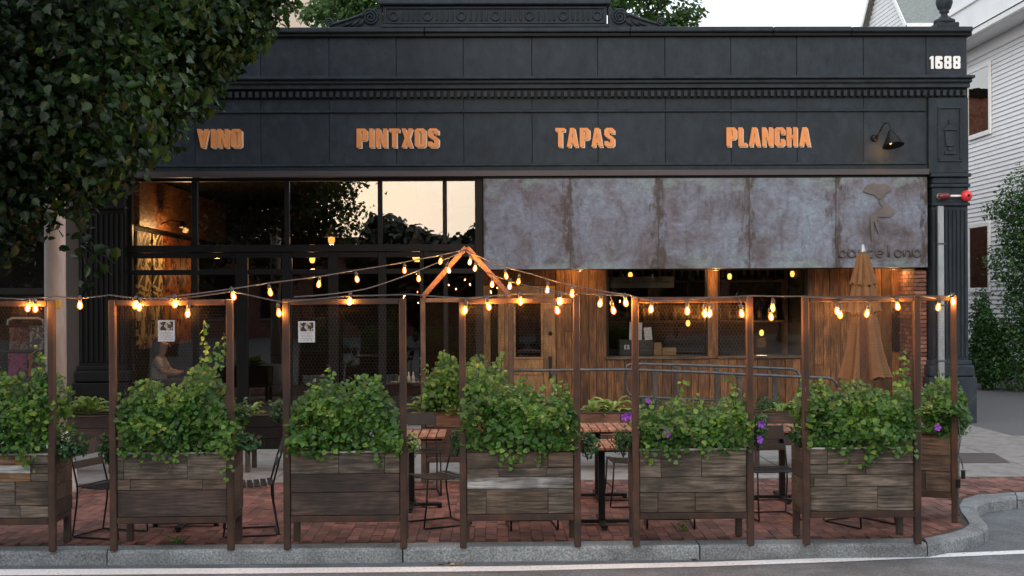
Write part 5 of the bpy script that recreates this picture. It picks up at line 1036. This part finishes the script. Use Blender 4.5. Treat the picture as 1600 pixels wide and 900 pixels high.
rail('looped_handrail', 'closed loop grey pipe handrail beneath the bar windows', [[(1148, 626), (1080, 624), (995, 620), (984, 617), (979, 610), (977, 595), (977, 578), (980, 571), (988, 568.5), (1060, 570), (1150, 573), (1238, 576.5), (1246, 580), (1250, 588), (1250, 605), (1248, 620), (1243, 626)]], [(1055, 570), (1120, 572.5), (1210, 575.5)], YH+.5)

# ------------------------------------------------------------------ string lights
bulb_me = MB().lathe([(.010, .0), (.014, -.011), (.021, -.030), (.0235, -.044), (.020, -.059), (.011, -.069), (0, -.073)], n=12).mesh('bulb'); bulb_me.materials.append(M['bulb'])
fil_me = MB().lathe([(0, -.018), (.005, -.022), (.0075, -.040), (.005, -.056), (0, -.060)], n=8).mesh('filament'); fil_me.materials.append(M['fil'])
soc_me = MB().lathe([(0, .045), (.006, .044), (.013, .036), (.016, .02), (.016, -.002), (0, -.002)], n=10).mesh('socket'); soc_me.materials.append(M['cable'])
def string(lab, pts, bulbs):
    """pts: (x,y,Y) knots of the cable; bulbs: (x,y) pixel centres of the glass, hung on the cable's depth"""
    K = [F(*p) for p in pts]; root = empty('string_light', K[0], 0, lab, 'string light'); fine = []
    for i, (a, b) in enumerate(zip(K[:-1], K[1:])):
        for j in range(10): t = j/10; fine.append(a+(b-a)*t-Vector((0, 0, .05*(b-a).length*.35*4*t*(1-t)*.35)))
    fine.append(K[-1]); MB().tube([p-K[0] for p in fine], .006, 6).build('cable', M['cable'], root)
    xs = [p[0] for p in pts]; Ys = [p[2] for p in pts]
    for x, y in bulbs:
        o_ = np.argsort(xs); Y = float(np.interp(x, np.array(xs)[o_], np.array(Ys)[o_])); Y += random.uniform(-.015, .015); p = F(x, y, Y); p.z += .048; w = p-K[0]
        cz = min(fine, key=lambda q_: (q_.x-p.x)**2+(q_.y-p.y)**2)
        s_ = link('socket', soc_me, None, root, w, (random.uniform(-.2, .2), random.uniform(-.2, .2), random.uniform(0, 6))); link('bulb', bulb_me, None, s_); link('filament', fil_me, None, s_)
        if cz.z > p.z+.03: MB().tube([w+Vector((0, 0, .04)), cz-K[0]], .004, 5).build('dropper', M['cable'], root)
Ya = YC-.045
string('warm bulb string along the planter screens from the pole to the rounded ivy mound', [(-120, 461, Ya), (45, 467, Ya), (85, 463, Ya), (125, 466, Ya), (172, 461, Ya), (215, 466, Ya), (285, 466, Ya), (363, 455, Ya), (440, 472, Ya)], [(45, 483), (55, 484), (125, 479), (212, 479), (218, 482), (273, 477), (294, 492), (363, 465), (435, 491)])
string('warm bulb string along the screens between the rounded ivy mound and the whitish board planter', [(440, 472, Ya), (547, 462, Ya), (640, 460, Ya), (728, 466, Ya), (800, 459, Ya), (905, 458, Ya), (985, 462, Ya)], [(547, 473), (728, 487), (762, 481), (813, 473), (875, 473), (870, 487), (939, 476), (957, 487), (977, 475)])
string('warm bulb string along the screens from the even grey planter to the kerb bend', [(985, 462, Ya), (1018, 470, Ya), (1050, 470, Ya), (1105, 465, Ya), (1175, 462, Ya), (1255, 463, Ya), (1356, 468, Ya), (1438, 462, Ya), (1467, 466, Ya+.2), (1490, 459, p7.y)], [(1018, 485), (1074, 488), (1101, 492), (1110, 492), (1158, 492), (1208, 484), (1204, 497), (1308, 488), (1313, 494), (1356, 492), (1402, 481), (1467, 482), (1488, 473)])
string('warm bulb string rising from the planters on the pilaster side to the gable peak', [(245, 466, Ya), (421, 442, 11.5), (557, 422, 12.8), (660, 404, 13.6), (727, 390, 14.05)], [(421, 459), (499, 446), (557, 438), (632, 424), (689, 410)])
string('second bulb string climbing from the rounded ivy mound to the gable peak', [(460, 464, Ya), (570, 452, 12.0), (640, 428, 13.0), (727, 391, 14.0)], [(654, 437), (700, 424)])
string('warm bulb string falling from the gable peak toward the even grey planter', [(727, 390, 14.03), (775, 412, 13.4), (830, 428, 12.6), (905, 448, 11.4), (985, 461, Ya)], [(735, 411), (790, 433), (811, 442), (856, 455)])
string('lower bulb string falling from the gable peak toward the whitish board planter', [(727, 391, 14.0), (760, 425, 13.2), (800, 440, 12.2), (850, 452, 11.4), (905, 460, Ya)], [(743, 421), (769, 446), (797, 449), (894, 461)])
pc = F(1497, 690, p7.y-.06); pg = empty('cable_plug', (pc.x, pc.y, 0), 0, 'two black cable plugs dangling at the turned planter post', 'cable')
MB().tube([(0, 0, pc.z+.3), (.02, 0, pc.z), (.0, 0, .62), (.03, 0, .58), (.045, 0, .50)], .005, 6).build('lead', M['cable'], pg)
for dx, z in ((.045, .44), (.0, .36)): MB().box(-.018, .018, -.012, .012, -.03, .05, .005).build('plug', M['black_metal'], pg, (dx, 0, z))

# ================================================================== HOUSES BESIDE AND BEHIND
XH = 12.6; zc = W(1512, 81, XH).z
wh = empty('white_house', (XH, 30, 0), 0, 'white clapboard house with deep eave beyond the driveway', 'building')
wbox('wall', M['white'], wh, XH+.03, XH+6, 24, 46, 0, zc)
cb_ = MB().add([(0, -11, 0), (0, 11, 0), (-.028, 11, .004), (-.028, -11, .004), (.0, -11, .118), (.0, 11, .118)], [(0, 1, 2, 3), (3, 2, 5, 4)]).mesh('clapboard'); cb_.materials.append(M['white'])
z = .5
while z < zc-.1: link('clapboard', cb_, None, wh, (XH+.028, 35, z), world=True); z += .113
wbox('foundation', M['concrete'], wh, XH-.02, XH+.02, 24, 46, 0, .5)
wbox('soffit', M['white_trim'], wh, XH-.55, XH+.1, 23.5, 46.5, zc, zc+.05); wbox('gutter', M['white_trim'], wh, XH-.68, XH-.55, 23.5, 46.5, zc+.0, zc+.15, .02); wbox('frieze_board', M['white_trim'], wh, XH-.02, XH+.02, 24, 46, zc-.28, zc-.002)
m = MB(); m.add([(XH-.7, 23.4, zc+.16), (XH-.7, 46.6, zc+.16), (XH+1.6, 46.6, zc+.8), (XH+1.6, 23.4, zc+.8)], [(0, 1, 2, 3)]); m.v = [(a-XH, b-30, c) for a, b, c in m.v]; m.build('lower_roof', M['shingle'], wh)
wbox('upper_wall', M['white'], wh, XH+1.5, XH+6, 24, 38, zc+.3, zc+6)
for z in (zc+1.2, zc+2.1): wbox('trim_board', M['white_trim'], wh, XH+1.44, XH+1.5, 24, 38, z, z+.14)
def hwin(x0, x1, y0, y1, mt, bl):
    a, b = W(x0, (y0+y1)/2, XH), W(x1, (y0+y1)/2, XH); ya, yb = min(a.y, b.y), max(a.y, b.y); z0, z1 = W(x0, y1, XH).z, W(x0, y0, XH).z
    w = wbox('window', M['white_trim'], wh, XH-.05, XH+.0, ya-.09, yb+.09, z0-.12, z0-.002, .008); wbox('frame', M['white_trim'], w, XH-.05, XH, ya-.09, ya, z0, z1); wbox('frame', M['white_trim'], w, XH-.05, XH, yb, yb+.09, z0, z1); wbox('frame', M['white_trim'], w, XH-.05, XH, ya-.09, yb+.09, z1+.002, z1+.1)
    wbox('pane', M[mt], w, XH-.032, XH-.03, ya, yb, z0, z1); wbox('blind', M[bl], w, XH-.02, XH-.01, ya, yb, z0, z1)
hwin(1515, 1547, 117, 213, 'glass_house', 'wineblind'); hwin(1517, 1546, 357, 450, 'glass_clear', 'wineblind')
gh = empty('grey_roof_house', (F(1440, 30, 50).x, 50, 0), 0, 'white gabled house with grey shingle roof behind the corner finial', 'building')
X0 = F(1422, 30, 50).x; X1 = X0+9; ze = F(1440, 37, 50).z; hw_ = 3.2
m = MB(); wv = lambda x, y, z: (x-gh.location.x, y-50, z)
wbox('wall', M['white'], gh, X0, X1, 50, 50+2*hw_, 0, ze)
m.add([wv(X0-.0, 50, ze), wv(X0, 50+2*hw_, ze), wv(X0, 50+hw_, ze+3.4)], [(0, 1, 2)]); m.build('gable_wall', M['white'], gh)
for i in range(18):
    z = ze+.03+i*.18; f = (z-ze)/3.4; wbox('gable_clapboard', M['white'], gh, X0-.04, X0-.004, 50+hw_*f+.1, 50+2*hw_-hw_*f-.1, z, z+.15)
m = MB(); m.add([wv(X0-.3, 49.6, ze-.1), wv(X1, 49.6, ze-.1), wv(X1, 50+hw_, ze+3.5), wv(X0-.3, 50+hw_, ze+3.5), wv(X0-.3, 50+2*hw_+.4, ze-.1), wv(X1, 50+2*hw_+.4, ze-.1)], [(0, 1, 2, 3), (3, 2, 5, 4)]); m.build('roof', M['shingle'], gh)
wbox('eave_board', M['white_trim'], gh, X0-.3, X1, 49.5, 49.6, ze-.32, ze-.08)
for s in (0, 1):
    y0, y1 = (49.5, 50+hw_) if s == 0 else (50+2*hw_+.5, 50+hw_)
    m = MB(); m.add([wv(X0-.34, y0, ze-.15), wv(X0-.34, y1, ze+3.5), wv(X0-.34, y1, ze+3.2), wv(X0-.34, y0, ze-.42), wv(X0-.3, y0, ze-.15), wv(X0-.3, y1, ze+3.5), wv(X0-.3, y1, ze+3.2), wv(X0-.3, y0, ze-.42)], [(0, 1, 2, 3), (7, 6, 5, 4), (0, 4, 5, 1), (3, 2, 6, 7)]); m.build('rake_board', M['white_trim'], gh)
bb = empty('beige_building', (F(470, 20, 42).x, 42, 0), 0, 'tall beige building with a white corner board rising behind the parapet', 'building'); zt = F(470, -90, 42).z
wbox('wall', M['beige'], bb, F(380, 20, 42).x, F(488, 20, 42).x, 42, 50, 0, zt); wbox('corner_board', M['white_trim'], bb, F(488, 20, 42).x+.002, F(491, 20, 42).x, 41.95, 42.2, 0, zt); wbox('roof_board', M['white_trim'], bb, F(378, 20, 42).x, F(492, 20, 42).x, 41.8, 50.2, zt+.002, zt+.3)

# ================================================================== TREES AND SHRUBS
def tree(name, base, clumps, n, size, mt, lab, tmpl=OVAL, trunk=.25, top=None, group=None, tintf=None, shell=.5, nl=8):
    root = empty(name, base, 0, lab, 'tree' if 'shrub' not in name else 'shrub', group); b = Vector(base)
    cl = [(c[0]-b.x, c[1]-b.y, c[2]-b.z)+tuple(c[3:]) for c in clumps]; ps, d = clump_points(cl, n, shell)
    t = rng.random(n)**1.4 if tintf is None else tintf(ps+np.array(b), n)
    link('crown', leaf_mesh('crown', ps, size*(.6+.8*rng.random(n)), t, tmpl, d, .6, .8), M[mt], root)['kind'] = 'stuff'
    tp = Vector(top)-b if top else Vector((0, 0, max(c[2] for c in cl)*.8)); limbs((0, 0, 0), tp, trunk, cl, nl).build('trunk', M['bark'], root)
    return root
def pxc(L_, ky=1.25, kr=1.25): return [tuple(F(x, y, Y*(ky if x > 170 else 1.03)))+((r*(kr if x > 170 else 1.03),)*2)+(r*.8*(kr if x > 170 else 1.03),) for x, y, Y, r in L_]
near = pxc([(-60, 60, 11.8, 1.5), (80, 40, 11.6, 1.2), (200, 50, 11.9, 1.0), (300, 30, 12.0, .85), (375, 0, 12.0, .62), (425, -15, 12.0, .40), (225, 130, 11.8, .80), (300, 95, 12.0, .50), (130, 160, 11.5, 1.0), (20, 190, 11.5, 1.0), (195, 205, 11.8, .52), (250, 155, 11.9, .42), (228, 215, 11.9, .28), (130, 250, 11.6, .55), (30, 285, 11.5, .7), (175, 268, 11.7, .32), (-60, 330, 11.6, .8), (340, -90, 12.0, 1.0), (150, -130, 11.7, 1.6), (-150, 180, 11.6, 1.4), (20, 350, 11.5, .32), (110, 305, 11.6, .30), (330, 60, 11.9, .6), (395, 45, 12.0, .35)])
rear = pxc([(40, 60, 14.5, 1.6), (170, 20, 14.5, 1.3), (-120, 60, 15.5, 2.0), (60, 180, 14, 1.0), (-100, 250, 14.5, 1.3), (100, -200, 14, 2.2), (260, -160, 14, 1.6), (60, 120, 16.5, 1.3), (-60, -60, 17, 2.0)], 1.12, 1.12)
tb = F(-190, 700, 15.0); tb.z = 0
street = empty('street_tree', tb, 0, 'leafy maple overhanging the terrace beside the pale street pole', 'tree')
cl = [(c[0]-tb.x, c[1]-tb.y)+tuple(c[2:]) for c in near+rear]
def pruned(P):
    '''keep what lies inside the crown's outline (the tree is clipped clear of the lettering)'''
    v = P-np.array(CAM); dep = v@np.array(_f); u = v@np.array(_r)/dep; w = v[:, 2]/dep
    x = 800+FPX*(u*math.cos(ROLL)-w*math.sin(ROLL)); y = 465-FPX*(u*math.sin(ROLL)+w*math.cos(ROLL))
    lim = np.interp(y, [-200, 0, 40, 80, 110, 150, 185, 200, 240, 265, 300, 350, 460], [520, 476, 448, 424, 384, 354, 340, 300, 298, 255, 220, 150, 190])
    return x < lim-6+5*np.sin(y*.23)
n = 70000; ps, d = clump_points(cl, n, .35); kp = pruned(ps+np.array(tb)); ps = ps[kp]; d = d[kp]; n = len(ps); wx = ps[:, 0]+tb.x
tint = np.clip(.05+.38*rng.random(n)**1.8+np.clip((wx+4.7)*.27, 0, .5)+.3*(rng.random(n) < .03), 0, 1)  # leaves tinted brighter to the right, painting in sky light through the crown
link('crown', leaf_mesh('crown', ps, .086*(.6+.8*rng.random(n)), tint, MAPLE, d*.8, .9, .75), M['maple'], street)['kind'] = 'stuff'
limbs((0, 0, 0), (.25, 0, 7.5), .2, cl, 24).build('trunk', M['bark'], street)
lm = []
for i in range(5):
    me = leaf_mesh('leaf', np.zeros((1, 3)), np.array([1.]), np.array([.12+.19*i]), MAPLE, np.array([[0, -.8, .3]]), .8, .5); me.materials.append(M['maple']); lm.append(me)
edge = pxc([(440, 20, 11.9, .28), (400, 70, 11.9, .30), (370, 110, 11.9, .3), (315, 145, 11.8, .28), (272, 180, 11.8, .2), (246, 238, 11.8, .18), (210, 262, 11.6, .25), (150, 290, 11.5, .25), (90, 320, 11.4, .2), (345, 40, 11.5, .5), (260, 120, 11.3, .5), (160, 200, 11.1, .5)]); e2, _ = clump_points(edge, 330, .2); e2 = e2[pruned(e2)][:260]
for p in e2:
    o = link('leaf', random.choice(lm), None, street, tuple(p), (random.uniform(-.6, .6), random.uniform(-.6, .6), random.uniform(-.8, .8)), world=True); s_ = random.uniform(.08, .14); o.scale = (s_, s_, s_)
for pts in (((110, 330), (130, 375), (150, 405), (175, 430)), ((120, 345), (150, 390), (180, 412)), ((320, 150), (338, 172), (334, 180)), ((60, 360), (85, 372), (105, 366)), ((130, 395), (134, 430), (136, 450))):
    q_ = [F(x, y, 14.4)-tb for x, y in pts]; MB().tube(q_, [.008]+[.004]*(len(q_)-1), 5).build('twig', M['bark'], street)
    for a, b in zip(q_[:-1], q_[1:]):
        for j in range(3):
            c = a+(b-a)*(j/3)+Vector((random.gauss(0, .05), random.gauss(0, .04), random.gauss(0, .04))); o = link('leaf', random.choice(lm), None, street, c, (random.uniform(-.5, .5), random.uniform(-.5, .5), random.uniform(-.8, .8))); s_ = random.uniform(.12, .19); o.scale = (s_,)*3
# trees behind the roof
for cx, cy, Y, rx, lab in ((548, 15, 37, 1.5, 'green tree behind the left scroll of the pediment'), (1018, 4, 37, 1.5, 'green tree behind the right scroll of the pediment')):
    c = F(cx, cy, Y); c.z -= .3; tree('background_tree', (c.x, Y, 0), scatter_clumps(c, (rx, 1.5, 1.2), 16, .62)+[(c.x, Y, c.z-1.2, 1.3, 1.3, 1.3)], 6500, .17, 'far_tree', lab, OVAL, .2, top=(c.x, Y, c.z))
def shr(name, x0, x1, ytop, Y, lab, n, size=.075, seed=0):
    a, b = F(x0, 500, Y).x, F(x1, 500, Y).x; zt_ = F((x0+x1)/2, ytop, Y).z; cx = (a+b)/2; r = (b-a)/2
    cl = [(cx+random.uniform(-.25, .25)*r, Y+random.uniform(-.3, .3), .35+(zt_-.5)*t, r*(.8 if t < .8 else .5)*random.uniform(.8, 1.05), r*.7, max(.35, zt_*.14)) for t in np.linspace(0, 1, 9)]+[(cx+random.uniform(-1, 1)*r*.85, Y+random.uniform(-.5, .3), random.uniform(.3, zt_*.9), .3*r+.1, .3, .3) for _ in range(16)]
    tree(name, (cx, Y, 0), cl, n, size, 'shrub', lab, OVAL, .07, top=(cx, Y, zt_*.8), nl=9)
shr('tall_shrub', 1538, 1690, 296, 26.8, 'tall dense evergreen shrub against the white clapboard house', 17000); shr('low_shrub', 1512, 1566, 462, 27.2, 'lower rounded shrub between the restaurant corner and the tall shrub', 7000); shr('hedge_shrub', 1650, 1760, 420, 27.5, 'broad evergreen shrub further along the house wall', 3000)
# street trees and hedge across the road, mirrored in the shop glass
for i, (x, y, hgt, r, lab) in enumerate(((-17.2, -9, 13, 4.2, 'tall dark tree across the road, mirrored at the left of the upper glass'), (-12.4, -8, 12, 3.0, 'dark tree across the road, mirrored next to the tall one'), (-5.0, -16, 5.9, 1.9, 'low rounded tree across the road, mirrored above the pendant lamp'), (-2.6, -15, 5.5, 2.0, 'low broad tree across the road, mirrored between the lamp and the metal sign'), (-.2, -16, 6.0, 2.1, 'low broad tree across the road, mirrored beside the metal sign'), (3.0, -16, 6.8, 2.6, 'low tree across the road facing the recessed entrance'), (8, -16, 8, 3, 'round tree across the road facing the corner pilaster'), (14, -17, 9, 3.4, 'round tree across the road facing the white house'), (-21, -10, 12, 4, 'tall tree across the road facing the neighbouring shop'))):
    cl = scatter_clumps((x, y, hgt*.58), (r*.8, r*.8, hgt*.36), 18, r*.42)+[(x, y, hgt*.45, r*.75, r*.75, hgt*.36)]
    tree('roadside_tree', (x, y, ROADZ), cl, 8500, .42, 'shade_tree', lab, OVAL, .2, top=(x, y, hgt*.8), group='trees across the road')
up = empty('utility_pole', (-9.1+2.2, -13, ROADZ), 0, 'wooden utility pole across the road, mirrored in the upper glass', 'pole'); MB().tube([(0, 0, 0), (-.35, 0, 10)], [.16, .11], 10).build('pole', M['bark'], up); MB().box(-1.0, .4, -.05, .05, 9.0, 9.12).build('crossarm', M['bark'], up)

rw = empty('horizon_block_terrace', (-8, -30, ROADZ), 0, 'unseen low dark brick terrace added across the road to block the mirrored horizon', 'building')  # added behind the camera to keep bright low sky out of the shop glass
wbox('wall', M['oldbrick'], rw, -60, 50, -34, -30, ROADZ, 5.2); wbox('parapet', M['room_dark'], rw, -60.1, 50.1, -34.1, -29.9, 5.202, 5.5)
for i in range(36):
    x = -58+3*i; w = wbox('window', M['black_paint'], rw, x, x+1.5, -30.02, -29.96, 1.0, 3.6); wbox('sill', M['concrete'], w, x-.1, x+1.6, -30, -29.88, .86, .998)

rb2 = empty('added_rear_building', (5, 43, 0), 0, 'unseen brown brick building added behind the restaurant to darken the white house window reflections', 'building')  # hidden block added so the house panes mirror brown instead of sky
wbox('wall', M['oldbrick'], rb2, -3, 9.5, 41, 52, 0, 8.6); wbox('roof_edge', M['room_dark'], rb2, -3.1, 9.6, 40.9, 52.1, 8.602, 8.9)
